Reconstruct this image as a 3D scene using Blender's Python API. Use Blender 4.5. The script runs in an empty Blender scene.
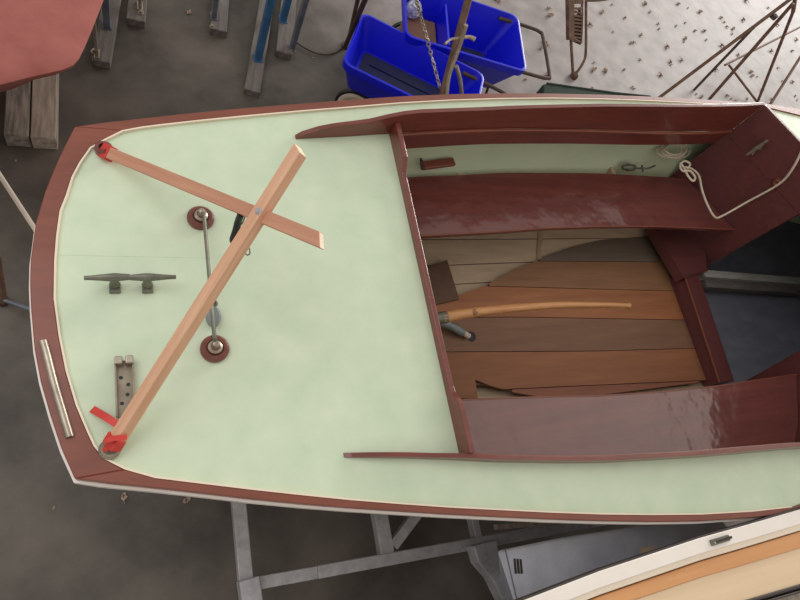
import bpy, bmesh, math, random
from mathutils import Vector, Matrix
random.seed(7)
S = bpy.context.scene
COL = S.collection

# ---------------------------------------------------------------- camera
FPX = 590.0; CAM_H = 2.6
_yaw, _a, _b = -0.2001, -256.9, 271.5
dn = Vector((_a, _b, FPX)).normalized()                 # "down" seen in camera axes (x right, y down, z forward)
bx = Vector((math.cos(_yaw), math.sin(_yaw), 0)); bx = (bx - dn * bx.dot(dn)).normalized()
by = dn.cross(bx)                                       # starboard
rows = (bx, -by, -dn)
cam_d = bpy.data.cameras.new('camera'); cam = bpy.data.objects.new('camera', cam_d); COL.objects.link(cam)
cam_d.sensor_width = 36; cam_d.lens = FPX / 800 * 36; cam_d.clip_start = 0.02
cam.matrix_world = Matrix.Translation((0, 0, CAM_H)) @ Matrix([[r.x, -r.y, -r.z] for r in rows]).to_4x4()
S.camera = cam

# ---------------------------------------------------------------- world, light, exposure
S.view_settings.view_transform = 'Standard'; S.view_settings.look = 'None'
S.view_settings.gamma = 1; S.view_settings.use_curve_mapping = False
S.view_settings.exposure = 0.28
w = bpy.data.worlds.new('world'); S.world = w; w.use_nodes = True
w.node_tree.nodes['Background'].inputs[0].default_value = (1.0, 0.95, 0.88, 1)
w.node_tree.nodes['Background'].inputs[1].default_value = 0.54

def area(name, loc, target, sx, sy, power, color):
    d = bpy.data.lights.new(name, 'AREA'); d.shape = 'RECTANGLE'; d.size = sx; d.size_y = sy
    d.energy = power; d.color = color
    o = bpy.data.objects.new(name, d); COL.objects.link(o); o.location = loc
    o.rotation_euler = (Vector(target) - Vector(loc)).to_track_quat('-Z', 'Y').to_euler()
    return o
area('doorway_daylight', (13.0, 9.0, 3.6), (1.0, 1.0, 0.8), 6.0, 4.0, 1150, (1.0, 0.975, 0.94))
area('bench_reflection_light', (5.6, 0.75, 5.4), (5.6, 0.75, 0.0), 4.6, 2.4, 24, (1.0, 0.93, 0.84))  # added overhead panel, there to be mirrored in the starboard bench

area('aft_fill_light', (-2.0, 1.6, 4.8), (-0.3, 0.8, 1.0), 3.2, 3.2, 55, (0.96, 0.98, 1.0))  # added soft fill that brightens the after deck

def at(px, py, z):
    """point at height z seen at pixel (px, py) of the photograph"""
    v = Vector((px - 400, py - 300, FPX))
    k = (CAM_H - z) / v.dot(dn)
    return Vector((v.dot(bx) * k, -v.dot(by) * k, z))

# ---------------------------------------------------------------- materials
def lin(c):
    c /= 255.0
    return c / 12.92 if c <= 0.04045 else ((c + 0.055) / 1.055) ** 2.4
def rgb(r, g, b): return (lin(r), lin(g), lin(b), 1)
MATS = {}
def mat(name, c1, c2=None, rough=0.6, metal=0, coat=0, scale=(8, 8, 8), bump=0.0, detail=6, lo=0.3, hi=0.7, spec=0.5, bscale=None):
    m = bpy.data.materials.new(name); m.use_nodes = True; nt = m.node_tree; L = nt.links
    b = nt.nodes['Principled BSDF']
    b.inputs['Roughness'].default_value = rough; b.inputs['Metallic'].default_value = metal
    b.inputs['Coat Weight'].default_value = coat; b.inputs['Coat Roughness'].default_value = 0.08
    b.inputs['Specular IOR Level'].default_value = spec
    tc = nt.nodes.new('ShaderNodeTexCoord'); mp = nt.nodes.new('ShaderNodeMapping'); mp.inputs['Scale'].default_value = scale
    L.new(tc.outputs['Object'], mp.inputs['Vector'])
    n = nt.nodes.new('ShaderNodeTexNoise'); n.inputs['Scale'].default_value = 1; n.inputs['Detail'].default_value = detail
    n.inputs['Roughness'].default_value = 0.62
    L.new(mp.outputs[0], n.inputs['Vector'])
    r = nt.nodes.new('ShaderNodeValToRGB'); r.color_ramp.elements[0].position = lo; r.color_ramp.elements[1].position = hi
    r.color_ramp.elements[0].color = rgb(*c1); r.color_ramp.elements[1].color = rgb(*(c2 or c1))
    L.new(n.outputs[0], r.inputs[0]); L.new(r.outputs[0], b.inputs['Base Color'])
    if bump:
        bp = nt.nodes.new('ShaderNodeBump'); bp.inputs['Strength'].default_value = bump; bp.inputs['Distance'].default_value = 0.004
        L.new(n.outputs[0], bp.inputs['Height']); L.new(bp.outputs[0], b.inputs['Normal'])
    MATS[name] = m
    return m
def specks(m, color, scale=14, thr=0.05, amount=1.0):
    """small scattered dots with random presence mixed over the base colour"""
    nt = m.node_tree; L = nt.links; b = nt.nodes['Principled BSDF']
    src = b.inputs['Base Color'].links[0].from_socket
    tc = nt.nodes.new('ShaderNodeTexCoord'); v = nt.nodes.new('ShaderNodeTexVoronoi'); v.inputs['Scale'].default_value = scale
    L.new(tc.outputs['Object'], v.inputs['Vector'])
    sep = nt.nodes.new('ShaderNodeSeparateColor'); L.new(v.outputs['Color'], sep.inputs[0])
    c = nt.nodes.new('ShaderNodeMath'); c.operation = 'MULTIPLY'; L.new(sep.outputs[0], c.inputs[0]); c.inputs[1].default_value = thr
    lt = nt.nodes.new('ShaderNodeMath'); lt.operation = 'LESS_THAN'; L.new(v.outputs['Distance'], lt.inputs[0]); L.new(c.outputs[0], lt.inputs[1])
    g = nt.nodes.new('ShaderNodeMath'); g.operation = 'GREATER_THAN'; L.new(sep.outputs[1], g.inputs[0]); g.inputs[1].default_value = 0.55
    mu = nt.nodes.new('ShaderNodeMath'); mu.operation = 'MULTIPLY'; L.new(lt.outputs[0], mu.inputs[0]); L.new(g.outputs[0], mu.inputs[1])
    m2 = nt.nodes.new('ShaderNodeMath'); m2.operation = 'MULTIPLY'; L.new(mu.outputs[0], m2.inputs[0]); m2.inputs[1].default_value = amount
    mx = nt.nodes.new('ShaderNodeMix'); mx.data_type = 'RGBA'; L.new(m2.outputs[0], mx.inputs[0]); L.new(src, mx.inputs[6]); mx.inputs[7].default_value = rgb(*color)
    L.new(mx.outputs[2], b.inputs['Base Color'])

M_green = mat('pale_green_paint', (193, 209, 181), (208, 219, 193), 0.45, scale=(9, 9, 9), detail=10); specks(M_green, (110, 120, 90), 11, 0.035, 0.7)
M_greenin = mat('pale_green_inside', (196, 208, 176), (206, 216, 186), 0.55, scale=(4, 9, 9))
M_mahog = mat('mahogany_varnish', (98, 45, 38), (120, 56, 45), 0.34, coat=0.35, scale=(2.5, 40, 40), bump=0.05)
M_mahogd = mat('dark_mahogany', (88, 47, 48), (104, 56, 55), 0.38, coat=0.3, scale=(2.5, 30, 30))
M_bench = mat('glossy_mahogany_bench', (96, 50, 47), (118, 62, 56), 0.24, coat=0.7, scale=(2, 22, 22), bump=0.03)
_nt = M_bench.node_tree; _b = _nt.nodes['Principled BSDF']; _tc = _nt.nodes.new('ShaderNodeTexCoord'); _n = _nt.nodes.new('ShaderNodeTexNoise')
_n.inputs['Scale'].default_value = 5.0; _n.inputs['Detail'].default_value = 3; _nt.links.new(_tc.outputs['Object'], _n.inputs['Vector'])
_bp = _nt.nodes.new('ShaderNodeBump'); _bp.inputs['Strength'].default_value = .6; _bp.inputs['Distance'].default_value = .02; _nt.links.new(_n.outputs[0], _bp.inputs['Height'])
_nt.links.new(_bp.outputs[0], _b.inputs['Coat Normal']); _nt.links.new(_bp.outputs[0], _b.inputs['Normal'])
M_rail = mat('mahogany_rail', (112, 58, 44), (132, 70, 52), 0.42, coat=0.15, scale=(5, 25, 25), bump=0.05)
M_cream = mat('cream_paint', (226, 208, 186), (236, 220, 200), 0.5, scale=(3, 3, 3))
M_bilge = mat('dark_grey_bilge', (100, 100, 112), (122, 122, 134), 0.6, scale=(6, 12, 12))  # forward inner skin, darker and greyer than the cockpit planking
M_inner = mat('cream_hull_inside', (172, 148, 122), (196, 172, 146), 0.7, scale=(3, 22, 14), bump=0.1)
M_floorb = [mat('floorboard_wood_%s' % n, a, b, 0.6, scale=(2.5, 30, 30), bump=0.15) for n, a, b in (
    ('grey', (104, 90, 78), (122, 104, 90)), ('brown', (126, 88, 62), (146, 104, 74)), ('orange', (140, 88, 56), (164, 106, 68)),
    ('dull', (116, 82, 62), (134, 98, 74)), ('warm', (132, 84, 56), (154, 100, 66)), ('red', (128, 78, 58), (146, 92, 68)))]
M_fboard_dark = mat('short_board_wood', (88, 62, 46), (104, 74, 54), 0.6, scale=(20, 20, 20))
M_tiller = mat('tiller_ash_wood', (176, 118, 70), (206, 150, 96), 0.35, coat=0.3, scale=(6, 60, 60), bump=0.05)
M_pine = mat('planed_pine', (200, 150, 118), (222, 178, 146), 0.55, scale=(4, 60, 60), bump=0.05)
M_pinered = mat('reddish_pine', (178, 124, 98), (198, 146, 118), 0.55, scale=(4, 60, 60), bump=0.05)
M_end = mat('pale_end_grain', (236, 214, 186), (246, 228, 206), 0.6, scale=(60, 60, 60))
M_metal = mat('weathered_bronze', (96, 98, 88), (128, 126, 112), 0.42, metal=0.55, scale=(30, 30, 30))
M_strip = mat('dull_half_round_metal', (148, 138, 124), (184, 172, 156), 0.35, metal=0.7, scale=(30, 30, 30))
M_steel = mat('galvanised_steel', (150, 149, 154), (182, 180, 184), 0.5, metal=0.2, scale=(24, 24, 24), bump=0.05)
M_brkt = mat('stained_metal_channel', (122, 110, 96), (156, 144, 126), 0.45, metal=0.4, scale=(30, 30, 30))
M_rust = mat('rusty_steel', (84, 62, 52), (128, 98, 82), 0.7, metal=0.2, scale=(20, 20, 20), bump=0.2)
M_rustd = mat('dark_rusty_steel', (60, 48, 44), (92, 72, 62), 0.7, metal=0.2, scale=(20, 20, 20), bump=0.2)
M_pad = mat('brown_wood_pad', (96, 46, 38), (118, 62, 50), 0.35, coat=0.3, scale=(20, 20, 20))
M_red = mat('red_tape', (186, 44, 40), (206, 62, 52), 0.5, scale=(30, 30, 30))
M_redboat = mat('faded_red_hull_paint', (140, 76, 70), (158, 92, 84), 0.85, scale=(9, 9, 9), bump=0.1)
M_blue = mat('blue_plastic', (8, 16, 190), (12, 24, 210), 0.35, scale=(5, 5, 5))
M_bluefl = mat('blue_painted_steel', (36, 78, 120), (62, 108, 150), 0.5, scale=(14, 14, 14))
M_greyfl = mat('grey_blue_steel', (88, 92, 104), (120, 124, 136), 0.45, metal=0.3, scale=(14, 14, 14))
M_timber = mat('weathered_timber', (92, 84, 78), (150, 140, 130), 0.85, scale=(34, 4, 34), bump=0.9, lo=.38, hi=.62)
M_skid = mat('grey_skid_timber', (84, 78, 75), (120, 113, 108), 0.85, scale=(6, 40, 40), bump=0.5)
M_capping = mat('pale_worn_capping', (150, 146, 140), (182, 178, 172), 0.8, scale=(6, 40, 40), bump=0.3)
M_timberl = mat('pale_weathered_timber', (128, 116, 105), (176, 162, 148), 0.85, scale=(34, 4, 34), bump=0.7, lo=.36, hi=.64)
M_black = mat('black_rubber', (22, 22, 24), (36, 36, 38), 0.5)
M_navy = mat('navy_plastic', (12, 16, 70), (34, 36, 60), 0.6, scale=(12, 12, 12))  # tub floor and ribs, darker than the blue tub
M_card = mat('brown_cardboard', (124, 88, 66), (140, 102, 78), 0.8)
M_silver = mat('crumpled_silver', (170, 170, 176), (226, 226, 230), 0.3, metal=0.3, scale=(40, 40, 40), bump=1)
M_rope = mat('off_white_rope', (204, 188, 168), (226, 212, 192), 0.8, scale=(90, 90, 90), bump=0.5)
M_leaf = mat('dry_leaf', (138, 106, 86), (176, 146, 122), 0.8, scale=(14, 14, 14))
M_leafp = mat('pale_dry_leaf', (160, 138, 124), (190, 170, 156), 0.8, scale=(14, 14, 14))
M_alu = mat('scuffed_grey_aluminium', (176, 180, 192), (208, 211, 222), 0.35, metal=0.15, scale=(7, 7, 7))
M_white = mat('white_gelcoat', (238, 228, 220), (244, 236, 228), 0.3)
M_beige = mat('beige_laminate', (224, 196, 160), (232, 206, 172), 0.45, scale=(2, 30, 30))
M_ply = mat('orange_varnished_wood', (204, 142, 88), (222, 162, 106), 0.35, coat=0.3, scale=(2, 40, 40))
M_dark = mat('dark_rubber_edge', (48, 40, 38), (64, 54, 50), 0.6)
M_greend = mat('dark_green_plastic', (36, 48, 42), (48, 60, 52), 0.8, spec=0.2)
M_chalk = mat('chalk_white_paint', (200, 186, 172), (212, 198, 184), 0.7)
M_greyblock = mat('grey_block_plastic', (116, 122, 124), (138, 144, 144), 0.4, scale=(20, 20, 20))

# concrete: dark oily slab indoors, pale slab by the doorway
def concrete():
    m = mat('concrete_floor', (58, 52, 47), (106, 98, 90), 0.62, scale=(2.2, 2.2, 2.2), bump=0.5, detail=15, lo=0.32, hi=0.68)
    nt = m.node_tree; L = nt.links; b = nt.nodes['Principled BSDF']
    dark = b.inputs['Base Color'].links[0].from_socket
    tc = nt.nodes.new('ShaderNodeTexCoord')
    n = nt.nodes.new('ShaderNodeTexNoise'); n.inputs['Scale'].default_value = 7; n.inputs['Detail'].default_value = 10
    L.new(tc.outputs['Object'], n.inputs['Vector'])
    r = nt.nodes.new('ShaderNodeValToRGB'); r.color_ramp.elements[0].color = rgb(118, 110, 107); r.color_ramp.elements[1].color = rgb(152, 142, 140)
    r.color_ramp.elements[0].position = .3; r.color_ramp.elements[1].position = .7
    L.new(n.outputs[0], r.inputs[0])
    sx = nt.nodes.new('ShaderNodeSeparateXYZ'); L.new(tc.outputs['Object'], sx.inputs[0])
    # slab edge runs along X - 0.28 Y = c
    my = nt.nodes.new('ShaderNodeMath'); my.operation = 'MULTIPLY'; L.new(sx.outputs[1], my.inputs[0]); my.inputs[1].default_value = 0.45
    ad = nt.nodes.new('ShaderNodeMath'); ad.operation = 'ADD'; L.new(sx.outputs[0], ad.inputs[0]); L.new(my.outputs[0], ad.inputs[1])
    n2 = nt.nodes.new('ShaderNodeTexNoise'); n2.inputs['Scale'].default_value = 2.2; n2.inputs['Detail'].default_value = 8
    L.new(tc.outputs['Object'], n2.inputs['Vector'])
    a2 = nt.nodes.new('ShaderNodeMath'); a2.operation = 'MULTIPLY_ADD'; L.new(n2.outputs[0], a2.inputs[0]); a2.inputs[1].default_value = 0.9; L.new(ad.outputs[0], a2.inputs[2])
    mr = nt.nodes.new('ShaderNodeMapRange'); L.new(a2.outputs[0], mr.inputs[0]); mr.inputs[1].default_value = 2.85; mr.inputs[2].default_value = 3.5
    mx = nt.nodes.new('ShaderNodeMix'); mx.data_type = 'RGBA'; L.new(mr.outputs[0], mx.inputs[0]); L.new(dark, mx.inputs[6]); L.new(r.outputs[0], mx.inputs[7])
    L.new(mx.outputs[2], b.inputs['Base Color'])
    specks(m, (206, 200, 190), 5, 0.045, 0.6)
    return m
M_conc = concrete()

# ---------------------------------------------------------------- helpers
def tag(o, label=None, cat=None, group=None, kind=None):
    if label: o['label'] = label
    if cat: o['category'] = cat
    if group: o['group'] = group
    if kind: o['kind'] = kind
    return o
def thing(name, loc, label, cat, group=None):
    o = bpy.data.objects.new(name, None); COL.objects.link(o); o.location = loc; o.empty_display_size = .1
    return tag(o, label, cat, group)
def origin(o):
    v = Vector((0, 0, 0))
    while o is not None:
        v += o.location; o = o.parent
    return v
def obj(name, bm, m, parent=None, smooth=False, mw=None):
    """link a bmesh whose vertices are world coordinates (or local to mw) as one object"""
    bmesh.ops.recalc_face_normals(bm, faces=bm.faces[:])
    me = bpy.data.meshes.new(name); bm.to_mesh(me); bm.free()
    ms = m if isinstance(m, (list, tuple)) else [m]
    for x in ms: me.materials.append(x)
    if smooth:
        me.shade_smooth()
        me.set_sharp_from_angle(angle=math.radians(35))
    o = bpy.data.objects.new(name, me); COL.objects.link(o)
    if mw is not None: o.matrix_world = mw
    if parent is not None:
        o.parent = parent
        o.matrix_parent_inverse = PW(parent).inverted()
    return o
def PW(p):
    """world matrix of a parent without waiting for a depsgraph update"""
    m = p.matrix_basis.copy()
    if p.parent is not None: m = PW(p.parent) @ p.matrix_parent_inverse @ m
    return m
def prism(bm, poly, z0, z1):
    """poly: list of (x,y) or Vectors; vertical prism"""
    b = [bm.verts.new((p[0], p[1], z0)) for p in poly]; t = [bm.verts.new((p[0], p[1], z1)) for p in poly]
    n = len(poly)
    bm.faces.new(t); bm.faces.new(b[::-1])
    for i in range(n): bm.faces.new((b[i], b[(i + 1) % n], t[(i + 1) % n], t[i]))
def strip(bm, A, B, za0, za1, zb0=None, zb1=None, closed=False):
    """solid ribbon between polylines A and B (xy); z ranges may be numbers or lists"""
    n = len(A)
    f = lambda z, i: z[i] if isinstance(z, (list, tuple)) else z
    if zb0 is None: zb0 = za0
    if zb1 is None: zb1 = za1
    R = []
    for i in range(n):
        R.append([bm.verts.new((A[i][0], A[i][1], f(za0, i))), bm.verts.new((A[i][0], A[i][1], f(za1, i))),
                  bm.verts.new((B[i][0], B[i][1], f(zb1, i))), bm.verts.new((B[i][0], B[i][1], f(zb0, i)))])
    for i in range(n if closed else n - 1):
        a, b = R[i], R[(i + 1) % n]
        for k in range(4): bm.faces.new((a[k], a[(k + 1) % 4], b[(k + 1) % 4], b[k]))
    if not closed:
        bm.faces.new(R[0]); bm.faces.new(R[-1][::-1])
def box(bm, x0, x1, y0, y1, z0, z1): prism(bm, [(x0, y0), (x1, y0), (x1, y1), (x0, y1)], z0, z1)
def tube(bm, pts, r, n=10, cap=True):
    pts = [Vector(p) for p in pts]; rings = []
    rr = r if isinstance(r, (list, tuple)) else [r] * len(pts)
    up = None
    for i, p in enumerate(pts):
        t = (pts[min(i + 1, len(pts) - 1)] - pts[max(i - 1, 0)]).normalized()
        if up is None: up = Vector((0, 0, 1)) if abs(t.z) < .9 else Vector((1, 0, 0))
        s = t.cross(up).normalized(); up = s.cross(t).normalized()
        rings.append([bm.verts.new(p + (s * math.cos(2 * math.pi * k / n) + up * math.sin(2 * math.pi * k / n)) * rr[i]) for k in range(n)])
    for a, b in zip(rings, rings[1:]):
        for k in range(n): bm.faces.new((a[k], a[(k + 1) % n], b[(k + 1) % n], b[k]))
    if cap: bm.faces.new(rings[0][::-1]); bm.faces.new(rings[-1])
def lathe(bm, c, prof, n=28, axis=Vector((0, 0, 1))):
    """prof: (radius, height) list along axis from c"""
    axis = Vector(axis).normalized(); s = axis.orthogonal().normalized(); t = axis.cross(s); c = Vector(c)
    rings = []
    for r, h in prof:
        if r < 1e-6: rings.append([bm.verts.new(c + axis * h)])
        else: rings.append([bm.verts.new(c + axis * h + (s * math.cos(2 * math.pi * k / n) + t * math.sin(2 * math.pi * k / n)) * r) for k in range(n)])
    for a, b in zip(rings, rings[1:]):
        for k in range(n):
            k2 = (k + 1) % n
            if len(a) == 1 and len(b) == 1: continue
            if len(a) == 1: bm.faces.new((a[0], b[k], b[k2]))
            elif len(b) == 1: bm.faces.new((a[k], a[k2], b[0]))
            else: bm.faces.new((a[k], a[k2], b[k2], b[k]))
    if len(rings[0]) > 1: bm.faces.new(rings[0][::-1])
    if len(rings[-1]) > 1: bm.faces.new(rings[-1])
def bev(bm, off=0.002, seg=2, ang=0.6):
    bmesh.ops.recalc_face_normals(bm, faces=bm.faces[:])
    es = [e for e in bm.edges if len(e.link_faces) == 2 and e.calc_face_angle(0) > ang]
    bmesh.ops.bevel(bm, geom=es, offset=off, segments=seg, profile=0.5, affect='EDGES', clamp_overlap=True)
def beam(name, p0, p1, w_, h_, m, parent=None, up=Vector((0, 0, 1)), bv=0.002, endm=None, skew=0):
    """bar from p0 to p1 (centre line of its TOP face), grain along its length"""
    p0 = Vector(p0); p1 = Vector(p1); x = (p1 - p0).normalized(); y = Vector(up).cross(x).normalized(); z = x.cross(y)
    L = (p1 - p0).length; bm = bmesh.new()
    vs = []
    for X in (0, L):
        sk = skew if X else -skew * 0
        vs += [bm.verts.new((X + sk, -w_ / 2, -h_)), bm.verts.new((X - sk, w_ / 2, -h_)), bm.verts.new((X - sk, w_ / 2, 0)), bm.verts.new((X + sk, -w_ / 2, 0))]
    a, b = vs[:4], vs[4:]
    for k in range(4): bm.faces.new((a[k], a[(k + 1) % 4], b[(k + 1) % 4], b[k]))
    bm.faces.new(a[::-1]); e = bm.faces.new(b)
    if endm is not None:
        for f in bm.faces:
            if len([v for v in f.verts if v in b]) == 4: f.material_index = 1
    if bv: bev(bm, bv, 2)
    mw = Matrix.Translation(p0) @ Matrix((x, y, z)).transposed().to_4x4()
    return obj(name, bm, [m, endm] if endm else m, parent, mw=mw)
def catmull(P, k=6):
    P = [Vector(p) for p in P]; out = []
    for i in range(len(P) - 1):
        a, b, c, d = P[max(i - 1, 0)], P[i], P[i + 1], P[min(i + 2, len(P) - 1)]
        for j in range(k):
            t = j / k
            out.append(0.5 * ((2 * b) + (c - a) * t + (2 * a - 5 * b + 4 * c - d) * t * t + (3 * b - a - 3 * c + d) * t ** 3))
    out.append(P[-1]); return out
def lerp_at(P, x):
    """y of polyline P (sorted by x) at x"""
    if x <= P[0][0]: return P[0][1]
    for a, b in zip(P, P[1:]):
        if a[0] <= x <= b[0]: return a[1] + (b[1] - a[1]) * (x - a[0]) / max(b[0] - a[0], 1e-9)
    return P[-1][1]
def copy_tree(o, parent=None):
    c = o.copy(); COL.objects.link(c); c.parent = parent
    for ch in [x for x in bpy.data.objects if x.parent == o]: copy_tree(ch, c)
    return c

# ================================================================ SETTING
bm = bmesh.new(); box(bm, -6, 16, -6, 14, -0.1, 0)
tag(obj('floor', bm, M_conc), kind='structure')

# ================================================================ THE SAILBOAT
CL = 0.677; ZD = 1.10
boat = thing('sailboat', (1.2, CL, 0.33), 'open wooden sailboat with pale green deck, mahogany rails and an open plank-floored cockpit', 'boat')

# plan outline of the rail: outer edge, from the port side round the transom to starboard
def ptp(pts, z=ZD): return [at(x, y, z) for x, y in pts]
port_o = ptp([(75, 128.5), (100, 124.5), (150, 119), (200, 113.5), (250, 109), (300, 105), (350, 101), (400, 97.5), (450, 95.3), (500, 94.3), (550, 94.5), (600, 95.5), (650, 97.5), (700, 100), (765, 104.5)])
tran_o = ptp([(75, 479), (62, 450), (51, 417), (41, 382), (35, 350), (31.5, 310), (30.5, 285), (31, 262), (36, 225), (46, 192), (57, 165), (65, 148)])
stbd_o = ptp([(75, 479), (100, 482.5), (150, 487.5), (200, 493), (250, 499), (300, 504), (350, 508), (400, 511.3), (450, 514.5), (500, 517), (550, 519.3), (600, 521), (650, 521.8), (700, 521.3), (750, 518), (790, 513)])
port_i = ptp([(66, 197), (72, 178), (79.5, 164), (90, 149), (105, 140.5), (122, 132), (142, 128.3), (160, 126), (200, 121.5), (250, 116.5), (300, 112), (350, 108), (400, 103.8), (450, 101), (500, 99.3), (550, 98.8), (600, 99.5), (650, 101.3), (700, 103.7), (765, 108)])
tran_i = ptp([(66, 197), (60, 212), (56.5, 237), (54.5, 262), (54, 300), (59, 337), (66, 372), (76, 406), (87, 432)])
stbd_i = ptp([(87, 432), (94, 447), (105, 460), (125, 470), (155, 478.5), (200, 484), (250, 490), (300, 495.5), (350, 500.5), (400, 504.5), (450, 508), (500, 510.5), (550, 513), (600, 514.7), (650, 515.3), (700, 514.8), (750, 512), (790, 507.5)])

# forward of the frame both sides run to the stem
def bowside(last, prev, sgn):
    P0 = Vector((last.x, last.y)); out = []
    t0 = (Vector((last.x, last.y)) - Vector((prev.x, prev.y))).normalized()
    end = Vector((5.6, CL))
    c1 = P0 + t0 * 0.9; c2 = end + Vector((-0.9, sgn * 0.42))
    for i in range(1, 13):
        t = i / 12
        out.append(P0 * (1 - t) ** 3 + c1 * 3 * t * (1 - t) ** 2 + c2 * 3 * t * t * (1 - t) + end * t ** 3)
    return [Vector((p.x, p.y, ZD)) for p in out]
bow_p = bowside(port_o[-1], port_o[-3], 1); bow_s = bowside(stbd_o[-1], stbd_o[-4], -1)
# full outer loop starting at the port bow, round the stern to the starboard bow
OUT = (bow_p[::-1] + port_o[::-1] + tran_o[::-1] + stbd_o + bow_s)
OUT2 = []
for p in OUT:
    if not OUT2 or (p - OUT2[-1]).length > 0.004: OUT2.append(p)
OUT = OUT2
def inset(path, d):
    """path moved to its left-hand inside by d"""
    out = []
    n = len(path)
    for i, p in enumerate(path):
        a = path[max(i - 1, 0)]; b = path[min(i + 1, n - 1)]
        t = (b - a); t = Vector((t.x, t.y)).normalized(); nrm = Vector((-t.y, t.x))
        out.append(Vector((p.x + nrm.x * d, p.y + nrm.y * d, p.z)))
    return out
# inner line of the rail: from the photo where seen, then a constant width
in_vis = port_i[::-1] + tran_i[1:] + stbd_i[1:]
in_bow_p = inset(bow_p[::-1], 0.045); in_bow_s = inset(bow_s, 0.045)
IN = in_bow_p[:-1] + in_vis + in_bow_s[1:]
def resample(P, n):
    P = [Vector((p.x, p.y)) for p in P]; d = [0]
    for a, b in zip(P, P[1:]): d.append(d[-1] + (b - a).length)
    out = []; j = 0
    for i in range(n):
        s = d[-1] * i / (n - 1)
        while j < len(d) - 2 and d[j + 1] < s: j += 1
        t = (s - d[j]) / max(d[j + 1] - d[j], 1e-9)
        out.append(P[j] + (P[j + 1] - P[j]) * min(max(t, 0), 1))
    return out
# rail pieces: port, transom, starboard (each a board of its own)
def railpiece(name, A, B, n=40):
    bm = bmesh.new(); strip(bm, resample(A, n), resample(B, n), ZD - 0.02, ZD + 0.008)
    bev(bm, 0.002, 1, 0.9); return obj(name, bm, M_rail, boat)
railpiece('rail_cap', bow_p[::-1] + port_o[::-1], in_bow_p[:-1] + port_i[::-1][:-5], 80)
railpiece('rail_cap', [port_o[0]] + tran_o[::-1], [port_i[5], port_i[4], port_i[3], port_i[2], port_i[1]] + tran_i + stbd_i[1:4], 50)
railpiece('rail_cap', stbd_o + bow_s, stbd_i[3:] + in_bow_s[1:], 80)
# thin pale bead along the inner line of the rail
bm = bmesh.new(); q = [Vector((p.x, p.y, 0)) for p in port_i[::-1] + tran_i[1:] + stbd_i[1:]]
qi = inset(q, 0.0045); strip(bm, q, qi, ZD, ZD + .0085)
obj('bead', bm, M_cream, boat)
# cream rubbing strip under the rail, standing proud of it
bm = bmesh.new(); qo = inset(OUT, -0.006); strip(bm, qo, inset(OUT, 0.02), ZD - 0.045, ZD - 0.02)
obj('rubbing_strake', bm, M_white, boat)

# cockpit line (coaming base on the deck), distance from the centre line by X
HALF = [(0.45, 0.485), (0.50, 0.494), (0.65, 0.517), (0.80, 0.543), (0.95, 0.572), (1.26, 0.618), (1.66, 0.658), (2.15, 0.695), (2.45, 0.725), (2.66, 0.757)]
XC = 0.815                                            # the coaming across the boat
VX = 2.66; VEND = 3.114                                # the V-shaped forward end
def hw(x): return lerp_at(HALF, x)
hull_x = [p.x for p in OUT]
def side(x, sgn):
    src = (port_o + bow_p) if sgn > 0 else (stbd_o + bow_s)
    return lerp_at([(p.x, p.y) for p in src], x)
# deck: one ngon abaft the cockpit, strips beside it, one ngon forward
bm = bmesh.new()
aft = [p for p in inset(OUT, 0.012) if p.x < XC]
poly = [(XC, side(XC, 1) - .012)] + [(p.x, p.y) for p in aft] + [(XC, side(XC, -1) + .012)]
prism(bm, poly, ZD - 0.014, ZD)
def deckside(sgn):
    xs = [XC + (VX - XC) * i / 24 for i in range(25)]
    A = [(x, side(x, sgn) - sgn * 0.012) for x in xs]; B = [(x, CL + sgn * hw(x)) for x in xs]
    strip(bm, A, B, ZD - 0.014, ZD)
deckside(1); deckside(-1)
for sgn in (1, -1):
    xs = [VX + (5.5 - VX) * i / 20 for i in range(21)]
    A = [(x, side(x, sgn) - sgn * 0.012) for x in xs]
    B = [(x, CL + sgn * (0.757 * (1 - (x - VX - .012) / (VEND - VX)) if x < VEND + .01 else 0)) for x in xs]
    strip(bm, A, B, ZD - 0.014, ZD)
obj('deck', bm, M_green, boat)
# faint plank seam across the after deck
bm = bmesh.new(); a = at(56, 254, ZD); b = at(205, 257, ZD)
strip(bm, [(a.x, a.y), (b.x, b.y)], [(a.x, a.y - .003), (b.x, b.y - .003)], ZD, ZD + .0004)
obj('deck_seam', bm, M_green, boat)

# hull shell: outer skin and inner skin lofted along stations
def station_half(x): return max((side(x, 1) - side(x, -1)) / 2 - 0.02, 0.004)
def station_mid(x): return (side(x, 1) + side(x, -1)) / 2
XS = [-0.115, 0.0, 0.2, 0.5, 0.8, 1.1, 1.5, 1.9, 2.3, 2.7, 3.1, 3.6, 4.1, 4.6, 5.0, 5.35, 5.56]
def section(x, off=0.0):
    h = station_half(x) ; m = station_mid(x); t = max(0, (x - 3.2) / 2.4); s = max(0, (0.8 - x) / 0.95)
    k = 0.33 + 0.42 * t ** 2 + 0.10 * s                  # keel height
    c = 0.52 + 0.30 * t ** 1.5 + 0.07 * s                # bilge height
    P = [(0, k), (0.30, k + 0.035), (0.55, k + 0.075), (0.74, c - 0.045), (0.86, c + 0.14), (0.94, c + 0.32), (0.985, ZD - 0.10), (1.0, ZD - 0.02)]
    out = []
    for f, z in P: out.append((f * (1 - 0.15 * t), z))
    full = [(-f, z) for f, z in out[::-1]] + out[1:]
    n = len(full); res = []
    for f, z in full:
        hh = h - off; zz = z + off if z < ZD - 0.15 else z
        res.append(Vector((x, m + f * max(hh, 0.002), min(zz, ZD - 0.012))))
    return res
def loft(bm, secs):
    R = [[bm.verts.new(v) for v in s] for s in secs]
    for a, b in zip(R, R[1:]):
        for k in range(len(a) - 1): bm.faces.new((a[k], a[k + 1], b[k + 1], b[k]))
    return R
bm = bmesh.new(); R = loft(bm, [section(x) for x in XS]); bm.faces.new(R[0])
obj('hull', bm, M_cream, boat, smooth=True)
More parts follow.
